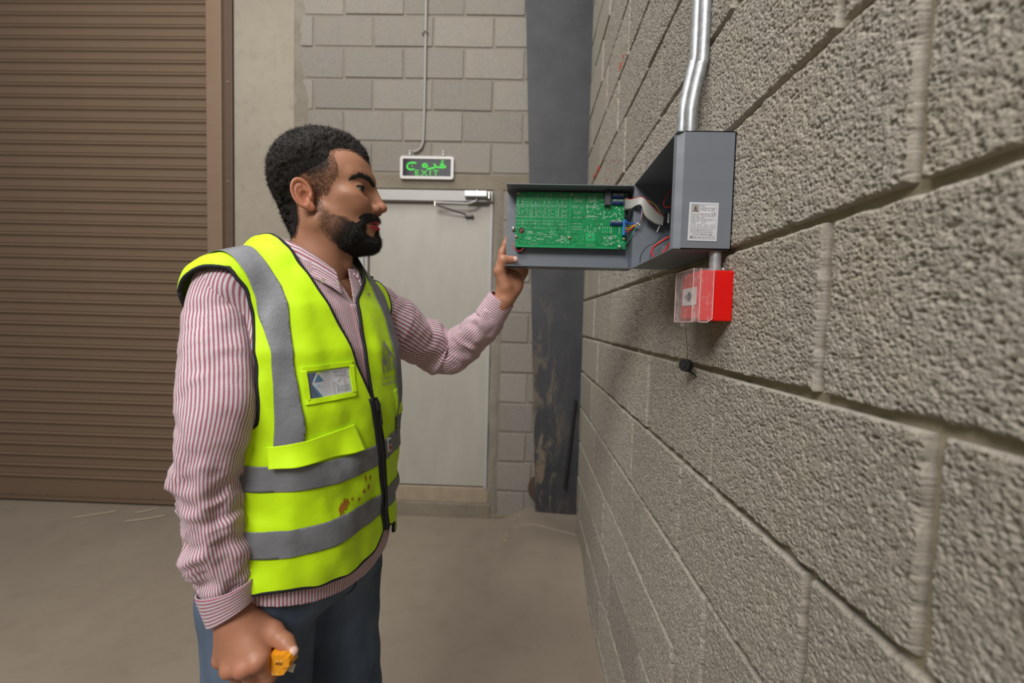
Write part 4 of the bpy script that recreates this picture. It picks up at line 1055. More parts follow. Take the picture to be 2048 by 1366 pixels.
# ------------------------------------------------------------------ limbs laid out from measured sight lines
def arm_station(y, xl, xr, Y):
    """centre and radius of an upright limb whose outline runs through (xl, y) and (xr, y)"""
    l_, r_ = at(xl, y, 1.0), at(xr, y, 1.0)
    al, ar = math.atan(l_[0]), math.atan(r_[0]); am = (al + ar) / 2; c = at((xl + xr) / 2, y, 1.0)
    dist = Y / math.cos(am)
    return (math.sin(am) * dist, Y, CAM_Z + (c[2] - CAM_Z) * Y), dist * math.sin((ar - al) / 2)
RA = [arm_station(*s) for s in ((560, 392, 486, .700), (600, 368, 496, .694), (650, 356, 510, .686), (700, 352, 519, .674), (760, 351, 523, .658), (820, 350, 521, .644), (870, 346, 507, .634), (920, 341, 488, .630), (970, 342, 484, .630), (1020, 350, 488, .632), (1070, 361, 495, .636), (1120, 375, 504, .640), (1165, 388, 511, .643), (1200, 403, 516, .645))]
def pair(x0, y0, x1, y1, Y): return tuple(at((x0 + x1) / 2, (y0 + y1) / 2, Y)), math.hypot(x1 - x0, y1 - y0) / 2 * Y / 852.0 * 0.985
LAr = [pair(770, 575, 745, 690, 1.00), pair(790, 586, 772, 708, 1.02), pair(812, 608, 800, 719, 1.05), pair(832, 630, 824, 727, 1.08), pair(851, 636, 850, 737, 1.11), pair(868, 656, 876, 748, 1.135), pair(889, 667, 908, 752, 1.145), pair(906, 658, 932, 733, 1.135), pair(932, 638, 959, 707, 1.110), pair(950, 622, 980, 686, 1.085), pair(962, 612, 997, 662, 1.068)]
R_WR = at(470, 1232, .643)
L_WR = np.array((-0.0500, 1.0460, 1.4130))
R_MCP = [at(518, 1324, .617), at(488, 1338, .612), at(461, 1339, .617), at(440, 1323, .631)]
def rhand_sdf(P):
    d = s_cap(P, at(452, 1160, .643), R_WR, 0.024, 0.0235)
    rads = (.0145, .0150, .0145, .0130)
    for m, r in zip(R_MCP, rads):
        d = smin(d, s_cap(P, R_WR + (np.array(m) - R_WR) * .15 + np.array((0, .004, 0)), np.array(m) + np.array((0, .003, .004)), .0185, r), .020)
    c = (np.mean(R_MCP, 0) + R_WR) / 2
    d = smin(d, s_ell(P, c + np.array((0, .012, -.006)), (.036, .020, .045)), .014)
    steps = (((.006, .014, -.036), (.002, .028, -.006), (-.004, .014, .016)), ((.004, .017, -.036), (.001, .029, -.003), (-.004, .012, .018)), ((.002, .018, -.033), (0, .028, -.001), (-.003, .010, .018)), ((0, .017, -.027), (-.001, .022, .0), (-.003, .008, .015)))
    for m, st, r in zip(R_MCP, steps, (.0110, .0112, .0106, .0094)):
        p = [np.array(m, float) + np.array((0, .002, 0))]
        for s in st: p.append(p[-1] + np.array(s))
        d = smin(d, s_chain(P, p, (r * 1.08, r, r * .94, r * .82), .004), .006)
    for m in R_MCP[:3]: d = smin(d, np.linalg.norm(P - (np.array(m) + np.array((0, -.0065, .003))), axis=-1) - .0078, .012)
    th = [at(512, 1246, .655), at(546, 1264, .652), at(572, 1285, .643), at(586, 1303, .634)]
    d = smin(d, s_chain(P, th, (.0185, .0145, .0112, .0085), .008), .012)
    return d
L_MCP = [np.array(p) for p in ((-.0640, 1.0660, 1.4960), (-.0440, 1.0730, 1.5000), (-.0240, 1.0740, 1.4950), (-.0060, 1.0720, 1.4830))]
L_TH = [np.array((-.0500, 1.0350, 1.4440)), np.array((-.0640, 1.0290, 1.4790)), np.array((-.0550, 1.0230, 1.5055)), np.array((-.0280, 1.0300, 1.5075))]
def lhand_sdf(P):
    d = s_cap(P, at(985, 630, 1.06), L_WR, .026, .0235)
    for m, r in zip(L_MCP, (.0125, .0125, .012, .0115)): d = smin(d, s_cap(P, L_WR + (m - L_WR) * .2, m, .0175, r), .015)
    d = smin(d, s_ell(P, (-.036, 1.052, 1.452), (.030, .016, .032)), .012)
    d = smin(d, s_chain(P, L_TH, (.0170, .0130, .0108, .0088), .006), .012)
    for m, st, r in zip(L_MCP, (((.0030, .0060, .0340), (.0090, .0010, .0220), (.0060, -.002, .0170)), ((.004, .004, .038), (.008, 0, .024), (.006, -.002, .018)), ((.006, .003, .036), (.010, 0, .022), (.006, -.002, .017)), ((.009, .003, .029), (.010, 0, .018), (.006, -.002, .014))), (.0098, .0100, .0096, .0088)):
        p = [m]
        for s in st: p.append(p[-1] + np.array(s))
        d = smin(d, s_chain(P, p, (r * 1.06, r, r * .93, r * .82), .004), .005)
    return d

# ------------------------------------------------------------------ skin
sk = NT('tan_skin', 0.46, 0, 0.4); sk.co()
base = sk.mix(sk.ramp(sk.noise(28, 5, 0.6), [(0.35, 0.0), (0.7, 1.0)]), '#a37459', '#b38066')
base = sk.mix(sk.math('MULTIPLY', sk.attr('flush_shade'), 0.55), base, '#b3694f')
base = sk.mix(sk.attr('lip'), base, '#b23a3c')
base = sk.mix(sk.attr('nail'), base, '#dcb5ac')
hairdots = sk.ramp(sk.math('ADD', sk.noise(2000, 2, 0.5), sk.math('MULTIPLY_ADD', sk.attr('stubble'), 0.75, -0.45)), [(0.33, 0.0), (0.62, 1.0)])
base = sk.mix(hairdots, base, '#221a17')
sk.color(base); sk.set(Subsurface_Weight=0.08, Subsurface_Scale=0.01)
sk.b.inputs['Subsurface Radius'].default_value = (1.0, 0.35, 0.2)
sk.bump(sk.noise(420, 4, 0.6), 0.10, 0.002); M['skin'] = sk.m
hd = NT('black_curly_hair', 0.55, 0, 0.35); hd.co(); hd.color(hd.mix(hd.noise(240, 4), '#15110f', '#2e2622')); hd.bump(hd.noise(380, 3, 0.6, dist=1.2), 0.9, 0.003); M['hair'] = hd.m

man = thing(empty('person', (MAN_O[0], MAN_O[1], 0)), 'bearded man in a yellow safety vest and striped shirt looking into the open panel', 'person')
MO = np.array((MAN_O[0], MAN_O[1], 0.0))
def man_mesh(name, V, F, mat, parent, smooth=True, attrs=None, **props):
    """V in world coordinates"""
    me = bpy.data.meshes.new(name); V = np.asarray(V, float) - MO; F = np.asarray(F)
    me.from_pydata(V.tolist(), [], F.tolist())
    if smooth: me.shade_smooth()
    me.materials.append(mat)
    for k, v in (attrs or {}).items(): set_attr(me, k, v)
    return link(bpy.data.objects.new(name, me), parent, **props)

hv, hf = surface_nets(head_sdf, (-0.098, -0.096, -0.205), (0.128, 0.096, 0.125), 0.00165)
rv_, rf_ = surface_nets(rhand_sdf, np.minimum.reduce([R_WR] + R_MCP) - .075, np.maximum.reduce([R_WR] + R_MCP) + np.array((.09, .11, .08)), 0.0021)
lv_, lf_ = surface_nets(lhand_sdf, L_WR - .09, L_WR + np.array((.10, .09, .21)), 0.0021)
LEGS = {-1: [(-.092, -.010, .86), (-.100, .000, .48), (-.104, -.035, .09)], 1: [(.092, -.005, .86), (.105, .020, .48), (.110, -.010, .09)]}
R_ELB, L_ELB = np.array(RA[8][0]), np.array(LAr[6][0])
def core_sdf(P):
    q = to_local(P); d = torso_sdf(q) + 0.016 + .02 * sstep(1.05, .95, q[..., 2])
    d = np.maximum(np.maximum(d, q[..., 2] - 1.46), .88 - q[..., 2])
    for s in (-1, 1):
        d = smin(d, s_chain(q, [np.array(p) for p in LEGS[s]], (.078, .052, .036), .02), .03)
        d = smin(d, s_cap(q, np.array(LEGS[s][2]), np.array(LEGS[s][2]) + np.array((0, .13, -.05)), .036, .026), .02)
    d = smin(d, s_chain(P, [to_world(SH_R), R_ELB, R_WR], (.036, .024, .021), .02), .02)
    d = smin(d, s_chain(P, [to_world(SH_L), L_ELB, L_WR], (.036, .026, .021), .02), .02)
    return smin(d, s_cap(P, hw((-.006, 0, -.11)), to_world((0, -.01, 1.40)), .046, .055), .02)
cv_, cf_ = surface_nets(core_sdf, (-.66, .50, -.01), (0.06, 1.25, 1.52), 0.010)
flush_shade = np.zeros(len(hv)); q = hv; qa = np.stack([q[:, 0], np.abs(q[:, 1]), q[:, 2]], -1)
flush_shade = np.maximum(sstep(0.010, 0.0, ear_sdf(qa)), np.maximum(0.8 * sstep(.018, .004, np.linalg.norm(qa - np.array((.111, 0, -.018)), axis=1)), 0.45 * sstep(.03, .0, np.linalg.norm(qa - np.array((.075, .035, -.015)), axis=1))))
hm, bm_ = hair_mask(hv), beard_mask(hv)
brd = sstep(-0.004, 0.010, bm_) * (0.55 + 0.45 * sstep(-0.02, 0.01, dense_beard(hv))); har = sstep(-0.002, 0.012, hm) * (.15 + .70 * sstep(-.034, .004, hair_mask(hv, HAIR_S)))
notear = sstep(0.0, 0.004, ear_sdf(qa))
stub = np.maximum(brd, har) * notear
allV = np.vstack([hw(hv), rv_, lv_, cv_]); n0, n1, n2 = len(hv), len(rv_), len(lv_)
allF = np.vstack([hf, rf_ + n0, lf_ + n0 + n1, cf_ + n0 + n1 + n2])
z_ = lambda k: np.zeros(k)
kn = np.min([np.linalg.norm(rv_ - (np.array(m) + np.array((0, -.012, 0))), axis=1) for m in R_MCP], 0)
rth = at(589, 1302, .627); lth = L_TH[3] + np.array((.004, -.008, .002))
nail_r = sstep(.0095, .0075, np.linalg.norm((rv_ - rth) * np.array((1, 1, 1)), axis=1)); nail_l = sstep(.0085, .0065, np.linalg.norm((lv_ - lth), axis=1))
body = man_mesh('body', allV, allF, M['skin'], man, True, dict(
    flush_shade=np.concatenate([flush_shade, 0.35 + 0.45 * sstep(.016, .004, kn), z_(n2) + .25, z_(len(cv_))]), lip=np.concatenate([lip_mask(hv), z_(n1 + n2 + len(cv_))]),  # even tint over the right hand paints its shade; knuckles are truly redder
    nail=np.concatenate([z_(n0), nail_r, nail_l, z_(len(cv_))]), stubble=np.concatenate([stub, z_(n1 + n2 + len(cv_))])))
# eyes, teeth, lashes
ew = plain('eye_white', '#a89d95', 0.2); ei = plain('dark_brown_iris', '#1d120c', 0.08, 0, 0.6)
for s in (-1, 1):
    c = hw((EYE[0], s * EYE[1], EYE[2])) - MO
    eb = MB().ball(c, 0.0135, 24, 16).build('eyeball', ew, body, True)
    g = HEAD_F * .95 - HEAD_L * 0.26 + np.array((0, 0, -.12)); g /= np.linalg.norm(g)
    i_ = MB().ball(c + g * 0.0076, 0.0076, 18, 12).build('iris', ei, body, True)
    ls = []
    for yo in np.linspace(-0.0130, 0.0140, 12):
        zz = EYE[2] - .0004 + .0034 * (1 - ((yo - .001) / .0150) ** 2) + .0012; r2 = .0147 ** 2 - yo ** 2 - (zz - EYE[2]) ** 2
        ls.append(hw((EYE[0] + math.sqrt(max(r2, 0)), s * (EYE[1] + yo), zz)) - MO)
    MB().tube(spline(ls, 3), .0012, 6).build('eyelash_line', M['hair'], body, True)
tv_ = MB().ball(hw((.0700, 0, -.0535)) - MO, 1.0, 24, 8, (.0270, .0235, .0042)); tv_.build('teeth', plain('tooth_ivory', '#d6cbb8', 0.3), body, True)

# ------------------------------------------------------------------ hair and beard
def hair_fn(P):
    m = hair_mask(P, HAIR_S); t = 0.0140 * sstep(0.0, 0.040, m) + 0.0022 * sstep(0.0, 0.010, m)
    top = sstep(0.0, 0.07, P[..., 2]); side = 0.50 + 0.50 * np.maximum(top, sstep(-0.03, -0.07, P[..., 0]))
    n_ = vnoise(P * 230, 3) * 0.0026 + vnoise(P * 95, 5) * 0.0014
    return skull_sdf(P) - (t * side + n_ * sstep(0.0, 0.02, m)) - 0.0008
qv, qf = surface_nets(hair_fn, (-0.108, -0.09, -0.10), (0.108, 0.09, 0.14), 0.0021)
qv, qf = clip_mesh(qv, qf, hair_mask(qv, HAIR_S) - 0.0012)
hair = man_mesh('hair', hw(qv), qf, M['hair'], man)
def beard_fn(P):
    m = dense_beard(P); t = 0.0064 * sstep(0.0, 0.016, m) * (.35 + .65 * sstep(-.050, -.068, P[..., 2])) + .0008
    return head_sdf(P) - t - (vnoise(P * 260, 8) * 0.0009) * sstep(0, .01, m)
bv, bf = surface_nets(beard_fn, (0.02, -0.075, -0.135), (0.128, 0.075, -0.018), 0.0021)
bv, bf = clip_mesh(bv, bf, dense_beard(bv) - 0.0015)
beard = man_mesh('beard', hw(bv), bf, M['hair'], man)
def brow_fn(P):
    Q = np.stack([P[..., 0], np.abs(P[..., 1]), P[..., 2]], -1)
    c = s_chain(Q, [np.array(p) for p in ((.0965, .010, .0225), (.0915, .0285, .0295), (.0785, .0455, .0300), (.0675, .0535, .0230), (.060, .0555, .0160))], (.0040, .0054, .0048, .0034, .0018), .003)
    return smax(c, head_sdf(P) - 0.0009 - vnoise(P * 400, 2) * .0006, .001)
ev, ef = surface_nets(brow_fn, (0.05, -0.06, 0.015), (0.105, 0.06, 0.052), 0.0016)
man_mesh('eyebrow', hw(ev), ef, M['hair'], man)
def strands(name, V, F, n, length, width, parent, lay, seed, mat):
    r = np.random.RandomState(seed); F = np.asarray(F)
    A, B, C = V[F[:, 0]], V[F[:, 1]], V[F[:, 2]]; N = np.cross(B - A, C - A); ar = np.linalg.norm(N, axis=1); N /= np.maximum(ar, 1e-12)[:, None]
    k = r.choice(len(F), n, p=ar / ar.sum()); u, v = r.rand(n, 1), r.rand(n, 1); fl = (u + v) > 1; u[fl] = 1 - u[fl]; v[fl] = 1 - v[fl]
    P = A[k] + u * (B - A)[k] + v * (C - A)[k]; N = N[k]
    d = N + lay + 0.75 * r.randn(n, 3); d /= np.linalg.norm(d, axis=1)[:, None]
    c = np.cross(d, r.randn(n, 3)); c /= np.linalg.norm(c, axis=1)[:, None]; s = np.cross(d, c)
    L = length * (0.6 + 0.8 * r.rand(n, 1)); rows = []
    for t in (0.0, 0.34, 0.67, 1.0):
        q = P + d * L * t * (1 - .35 * t) + c * L * 0.55 * t * t; w = width * (1 - 0.75 * t)
        rows += [q + s * w, q - s * w]
    Vn = np.stack(rows, 1).reshape(-1, 3); i = np.arange(n)[:, None] * 8
    Fn = np.concatenate([i + np.array([[0, 1, 3, 2]]), i + np.array([[2, 3, 5, 4]]), i + np.array([[4, 5, 7, 6]])])
    return man_mesh(name, hw(Vn), Fn, mat, parent, True, None, kind='stuff')
hair_s = plain('black_hair_strands', '#1a1512', 0.45, 0, 0.4)
strands('hair_strand', qv, qf, 16000, 0.0062, 0.00022, hair, np.zeros(3), 1, hair_s)
strands('beard_strand', bv, bf, 8000, 0.0060, 0.00020, beard, np.array((0.1, 0, -0.7)), 2, hair_s)
mk = beard_mask(hv); sel = clip_mesh(hv, hf, np.minimum(mk, notear - .5) - .001)
strands('stubble_strand', sel[0], sel[1], 6000, 0.0042, 0.00016, beard, np.array((0.25, 0, -0.8)), 3, hair_s)
mk = hair_mask(hv); sel = clip_mesh(hv, hf, np.minimum(np.minimum(mk + .005, .003 - hair_mask(hv, HAIR_S)), notear - .5))
strands('fade_strand', sel[0], sel[1], 14000, 0.0034, 0.00016, hair, np.array((-.3, 0, -0.4)), 4, hair_s)
bsel = strands('eyebrow_strand', ev, np.vstack([ef[:, [0, 1, 2]], ef[:, [0, 2, 3]]]), 1400, 0.0050, 0.00020, body, np.array((-0.9, 0, .2)), 5, hair_s)
# ------------------------------------------------------------------ clothes
def stripe_mat():
    n = NT('striped_shirt_cotton', 0.85, 0, 0.2); n.co()
    f = n.math('FRACT', n.attr('stripe'))
    tri = n.math('ABSOLUTE', n.math('SUBTRACT', f, 0.5))
    edge = n.ramp(n.math('ADD', tri, n.math('MULTIPLY_ADD', n.noise(900, 2), 0.10, -0.05)), [(0.17, 1.0), (0.29, 0.0)])
    red = n.mix(n.ramp(n.noise(300, 3, 0.7, co=n.scaled((1, 1, 0.15))), [(0.35, 0.0), (0.7, 1.0)]), '#aa5668', '#a07480')
    n.color(n.mix(edge, '#cdc6cc', red))
    n.set(Sheen_Weight=0.15)
    n.bump(n.math('ADD', n.noise(700, 3), n.math('MULTIPLY', n.noise(90, 3), 2.0)), 0.25, 0.0015)
    return n.m
M['shirt'] = stripe_mat()
def hivis():
    n = NT('fluorescent_yellow_polyester', 0.62, 0, 0.3); n.co()
    n.color(n.mix(n.noise(6, 3), '#c3f000', '#cdf708')); n.set(Emission_Color=lin('#b4f000'), Emission_Strength=0.0, Sheen_Weight=0.1)
    n.bump(n.math('ADD', n.noise(13, 3, 0.5), n.math('MULTIPLY', n.noise(900, 2), 0.05)), 0.35, 0.010)
    return n.m
M['hivis'] = hivis()
tp_ = NT('grey_reflective_tape', 0.55, 0.1, 0.5); tp_.co(); tp_.color(tp_.mix(tp_.noise(40, 4), '#727479', '#818388')); tp_.bump(tp_.noise(55, 4, 0.65), 0.30, 0.004); M['tape'] = tp_.m
M['black_cloth'] = plain('black_binding_tape', '#15161a', 0.8)
dn = NT('blue_denim', 0.85, 0, 0.15); dn.co()
dn.color(dn.mix(dn.ramp(dn.noise(7, 4, 0.6, co=dn.scaled((1, 1, 0.4))), [(0.35, 0.0), (0.7, 1.0)]), '#465264', '#6b7a90')); dn.bump(dn.math('ADD', dn.noise(1100, 2), dn.math('MULTIPLY', dn.noise(20, 3), 1.5)), 0.25, 0.004); M['denim'] = dn.m

T_LO, T_HI, T_H = (-.272, -.225, .72), (.272, .245, 1.56), 0.0045
def folds(P):
    a, b, z = P[..., 0], P[..., 1], P[..., 2]
    q = np.stack([a * 14, b * 14, z * 9 + a * 5], -1)
    lo = sstep(1.25, 1.0, z)
    return 0.0050 * vnoise(q, 11) + 0.0040 * vnoise(np.stack([a * 9, b * 9, z * 34 + 22 * a], -1), 12) * lo + 0.0036 * vnoise(q * 2.7, 13)
def vest_sdf(P):
    a, b, z = P[..., 0], P[..., 1], P[..., 2]
    flare = 0.005 * sstep(-0.12, -0.19, a) * sstep(0.03, -0.04, b) * sstep(1.30, 1.40, z)
    hemf = 0.006 * sstep(1.0, 0.90, z)
    return torso_sdf(P) - 0.010 - folds(P) - flare - hemf
class Field:
    def __init__(s, fn): s.fn = fn
_grid = {}
def iso(fn, key, off, lo=T_LO, hi=T_HI, h=T_H):
    """mesh of fn = off (evaluated once per key)"""
    if key not in _grid:
        lo_ = np.array(lo); n = np.ceil((np.array(hi) - lo_) / h).astype(int) + 1
        g = [lo_[i] + h * np.arange(n[i]) for i in range(3)]; D = np.empty(n, np.float32)
        for i in range(0, n[0], 24): D[i:i + 24] = fn(np.stack(np.meshgrid(g[0][i:i + 24], g[1], g[2], indexing='ij'), -1))
        _grid[key] = (D, lo_, h)
    D, lo_, h = _grid[key]
    def look(X):
        i = np.round((X - lo_) / h).astype(int); return D[i[..., 0], i[..., 1], i[..., 2]] - off
    V_, F_ = surface_nets(look, lo_, lo_ + h * (np.array(D.shape) - 1.01), h)
    return relax(V_, F_, 3, 0.5), F_
def front_b(a, z, off, fn=vest_sdf):
    """depth b of the front of the surface fn = off at lateral a and height z"""
    a = np.asarray(a, float); z = np.asarray(z, float); lo = np.full(a.shape, 0.0); hi = np.full(a.shape, 0.26)
    for _ in range(22):
        m = (lo + hi) / 2; d = fn(np.stack([a, m, z], -1)) - off; lo = np.where(d < 0, m, lo); hi = np.where(d < 0, hi, m)
    return (lo + hi) / 2
def on_front(a, z, off): return to_world(np.stack([np.asarray(a, float), front_b(a, z, off), np.asarray(z, float)], -1))

# edges of the vest, his right front panel then his left
ZR = np.array((.90, .948, 1.003, 1.079, 1.149, 1.209, 1.266, 1.336, 1.406, 1.458, 1.50)); AR = np.array((.056, .047, .034, .017, .004, -.009, -.030, -.046, -.066, -.074, -.078))
ZL = np.array((.90, 1.15, 1.209, 1.281, 1.347, 1.393, 1.436, 1.50)); AL = np.array((.05, .006, -.006, -.008, -.002, .006, .060, .070))
ARM_R = [(.022, 1.4340), (.041, 1.4010), (.054, 1.3430), (.070, 1.2870), (.077, 1.2270), (.077, 1.1860), (.055, 1.1740), (.010, 1.1660), (-.035, 1.180), (-.056, 1.230), (-.062, 1.300), (-.058, 1.360), (-.046, 1.405), (-.015, 1.4340)]
ARM_L = [(.050, 1.450), (.075, 1.420), (.095, 1.389), (.122, 1.334), (.130, 1.270), (.125, 1.210), (.10, 1.180), (.03, 1.166), (-.02, 1.180), (-.045, 1.250), (-.045, 1.360), (-.02, 1.430), (.02, 1.450)]
HEM = 0.905
def vest_mask(V):
    a, b, z = V[:, 0], V[:, 1], V[:, 2]
    m = z - (HEM + 0.010 * sstep(-.10, -.18, a) + 0.0035 * np.sin(a * 30))
    ar = np.where(a < -0.085, -poly_d(b, z, ARM_R), 1.0); al = np.where(a > 0.085, -poly_d(b, z, ARM_L), 1.0)
    al = np.minimum(al, np.where(z > 1.17, np.interp(z, (1.17, 1.20, 1.30, 1.40, 1.46), (.200, .160, .134, .141, .156)) - a, 1.0))
    m = np.minimum(m, np.minimum(ar, al))
    neck = (np.hypot((a - .004) / .080, (b + .010) / .072) - 1) * .075
    m = np.where(z > 1.41, np.minimum(m, neck), m)
    return m
def corner(a, z, s, edge):
    """rounded lower front corner of a panel: distance inside"""
    r = 0.042; ca = edge - s * r * -1 if False else edge
    return np.full(a.shape, 1.0)
VV, VF = iso(vest_sdf, 'vest', 0.0)
vest = empty('vest', (0, 0, 0), man, label='fluorescent yellow safety vest with grey reflective bands and black binding')
def split(V, F, mask): return clip_mesh(V, F, mask)
V1, F1 = clip_mesh(VV, VF, vest_mask(VV))
def right_panel(V):
    a, b, z = V[:, 0], V[:, 1], V[:, 2]; e = np.interp(z, ZR, AR)
    d = np.where(b > 0.0, e - a, 1.0); d = np.where(b <= 0, -a + 0.0, d)                      # meets the left half at the spine
    rc_ = .045; ca, cz = np.interp(HEM + rc_, ZR, AR) - rc_, HEM + rc_
    cor = rc_ - np.hypot(a - ca, z - cz); return np.where((b > 0) & (a > ca) & (z < cz), np.minimum(d, cor), d)
def left_panel(V):
    a, b, z = V[:, 0], V[:, 1], V[:, 2]; e = np.where(z > 1.19, np.interp(z, ZL, AL), np.interp(z, ZR, AR) - 0.002)
    d = np.where(b > 0.0, a - e, 1.0); d = np.where(b <= 0, a, d)
    rc_ = .022; ca, cz = np.interp(HEM + .03, ZR, AR) + rc_, HEM + .030 + rc_
    cor = rc_ - np.hypot(a - ca, z - cz); return np.where((b > 0) & (a < ca) & (z < cz), np.minimum(d, cor), np.minimum(d, np.where((b > 0) & (a < .09), z - HEM - .03, 1)))
def boundary_loops(F):
    e = np.vstack([F[:, [0, 1]], F[:, [1, 2]], F[:, [2, 0]]]); k = np.sort(e, 1); u, inv, c = np.unique(k, axis=0, return_inverse=True, return_counts=True)
    be = e[c[inv.ravel()] == 1]; nxt = {}
    for i, j in be: nxt.setdefault(int(i), []).append(int(j))
    loops = []
    while nxt:
        s = next(iter(nxt)); cur = s; lp_ = [s]
        while cur in nxt:
            n = nxt[cur].pop()
            if not nxt[cur]: del nxt[cur]
            cur = n
            if cur == s: break
            lp_.append(cur)
        loops.append(lp_)
    return loops
def smooth_line(P, it=6, closed=False):
    P = P.copy()
    for _ in range(it):
        if closed: P = .5 * P + .25 * (np.roll(P, 1, 0) + np.roll(P, -1, 0))
        else: P[1:-1] = .5 * P[1:-1] + .25 * (P[:-2] + P[2:])
    return P
def resample(P, step):
    s = np.concatenate([[0], np.cumsum(np.linalg.norm(np.diff(P, axis=0), axis=1))]); t = np.linspace(0, s[-1], max(3, int(s[-1] / step)))
    return np.stack([np.interp(t, s, P[:, k]) for k in range(3)], 1)
def binding(V, F, radius, skip, parent, name='binding'):
    for lp_ in boundary_loops(F):
        P = V[lp_]
        if len(P) < 12: continue
        P = np.vstack([P, P[:1]]); keep = ~skip(P); run = []
        runs = []
        for p, k in zip(P, keep):
            if k: run.append(p)
            else:
                if len(run) > 6: runs.append(np.array(run))
                run = []
        if len(run) > 6: runs.append(np.array(run))
        for r_ in runs:
            r_ = smooth_line(resample(r_, .006), 3); v_, f_ = tube_geo(to_world(r_) - MO, radius, 8)
            mobj(name, v_, f_, M['black_cloth'], parent, True)
for nm, fn in (('vest_panel', right_panel), ('vest_panel', left_panel)):
    Va, Fa = clip_mesh(V1, F1, fn(V1))
    o = man_mesh(nm, to_world(Va), Fa, M['hivis'], vest); sm = o.modifiers.new('cloth', 'SOLIDIFY'); sm.thickness = 0.0022; sm.offset = -1
    binding(Va, Fa, 0.0034, lambda P: (np.abs(P[:, 0]) < .004) & (P[:, 1] < 0), vest)
def strip(mask, off, name, mat, parent, thick=0.0008):
    Vt, Ft = iso(vest_sdf, 'vest', off); m = np.minimum(np.minimum(vest_mask(Vt) - .004, np.maximum(right_panel(Vt), left_panel(Vt)) - .004), mask(Vt))
    Vt, Ft = clip_mesh(Vt, Ft, m)
    o = man_mesh(name, to_world(Vt), Ft, mat, parent); s_ = o.modifiers.new('cloth', 'SOLIDIFY'); s_.thickness = thick; s_.offset = -1
    return o
def band(lo, hi, x): return np.minimum(x - lo, hi - x)
strip(lambda V: np.minimum(band(np.interp(V[:, 2], (1.15, 1.39, 1.44), (-.158, -.153, -.160)), np.interp(V[:, 2], (1.16, 1.29, 1.35, 1.41, 1.45), (-.130, -.132, -.126, -.117, -.120)), V[:, 0]), V[:, 2] - 1.124), .0045, 'reflective_band', M['tape'], vest)
strip(lambda V: np.minimum(band(.074, .118, V[:, 0]), V[:, 2] - 1.124), .0045, 'reflective_band', M['tape'], vest)
def wav(V): return .003 * np.sin(V[:, 0] * 26 + 1) + .012 * sstep(0.0, .08, V[:, 0]) * (V[:, 1] > 0)
strip(lambda V: band(1.078, 1.120, V[:, 2] - wav(V)), .0034, 'reflective_band', M['tape'], vest)
strip(lambda V: band(.970, 1.016, V[:, 2] - wav(V) * .8), .0034, 'reflective_band', M['tape'], vest)
def poly_patch(poly, off, name, mat, parent, n=(36, 22), lift=None, thick=.001):
    """a piece of cloth cut to a quadrilateral (a, z) outline (clockwise from upper left), laid on the front"""
    A, B, C, D = [np.array(p) for p in poly]; u = np.linspace(0, 1, n[0])[:, None, None]; v = np.linspace(0, 1, n[1])[None, :, None]
    Q = (A * (1 - u) + B * u) * (1 - v) + (D * (1 - u) + C * u) * v
    o_ = off + (lift(u, v)[..., 0] if lift else 0.0); b = front_b(Q[..., 0], Q[..., 1], off)
    P = to_world(np.stack([Q[..., 0], b, Q[..., 1]], -1))
    if lift: P = P + (lift(u, v)) * (MAN_F * .8 - MAN_L * .6)
    i = np.arange(n[0] * n[1]).reshape(n); F = np.stack([i[:-1, :-1], i[:-1, 1:], i[1:, 1:], i[1:, :-1]], -1).reshape(-1, 4)
    o = man_mesh(name, P.reshape(-1, 3), F, mat, parent); s_ = o.modifiers.new('cloth', 'SOLIDIFY'); s_.thickness = thick; s_.offset = 0
    return o
poly_patch([(-.158, 1.148), (-.034, 1.160), (-.018, .953), (-.155, .955)], .0014, 'pocket', M['hivis'], vest)
poly_patch([(-.163, 1.151), (-.050, 1.172), (-.032, 1.124), (-.162, 1.118)], .0035, 'pocket_flap', M['hivis'], vest, lift=lambda u, v: (.010 * v ** 1.5 * (0.5 + 0.5 * np.sin(u * 7.5 + .6)) + .0015 + 0 * u))
poly_patch([(.062, 1.215), (.125, 1.225), (.135, 1.170), (.070, 1.160)], .0030, 'pocket_flap', M['hivis'], vest, lift=lambda u, v: (.014 * v ** 1.4 * u + .001))
# card pocket with its border of tape and the business card
CQ = [np.array(p) for p in ((-.126, 1.2765), (-.040, 1.2815), (-.043, 1.2210), (-.125, 1.2150))]
def cq(u, v): return (CQ[0] * (1 - u) + CQ[1] * u) * (1 - v) + (CQ[3] * (1 - u) + CQ[2] * u) * v
def cpoly(pts, off, name, mat, parent):
    """convex printed shape on the card, in card-pocket coordinates"""
    P = [cq(u, v) for u, v in pts]; P = np.array(P); c = P.mean(0); m = 10; V = []; F = []
    n = len(P)
    for r in range(m + 1):
        for k in range(n * 6):
            i, t = k // 6, (k % 6) / 6; e = P[i] * (1 - t) + P[(i + 1) % n] * t; V.append(c + (e - c) * (r / m))
    V = np.array(V); N = n * 6
    for r in range(m):
        for k in range(N): F.append((r * N + k, r * N + (k + 1) % N, (r + 1) * N + (k + 1) % N, (r + 1) * N + k))
    return man_mesh(name, on_front(V[:, 0], V[:, 1], off), np.array(F), mat, parent, True)
for q_ in (((0, 0), (1, 0), (1, .13), (0, .13)), ((0, .86), (1, .86), (1, 1), (0, 1)), ((0, .1), (.09, .1), (.09, .9), (0, .9)), ((.90, .1), (1, .1), (1, .9), (.90, .9))):
    poly_patch([cq(*p) for p in q_], .0040, 'card_pocket_border', M['hivis'], vest, (20, 20), None, .0016)
card = cpoly([(.085, .185), (.905, .150), (.905, .88), (.085, .88)], .0024, 'business_card', plain('white_card', '#b9b9c0', 0.35), vest)
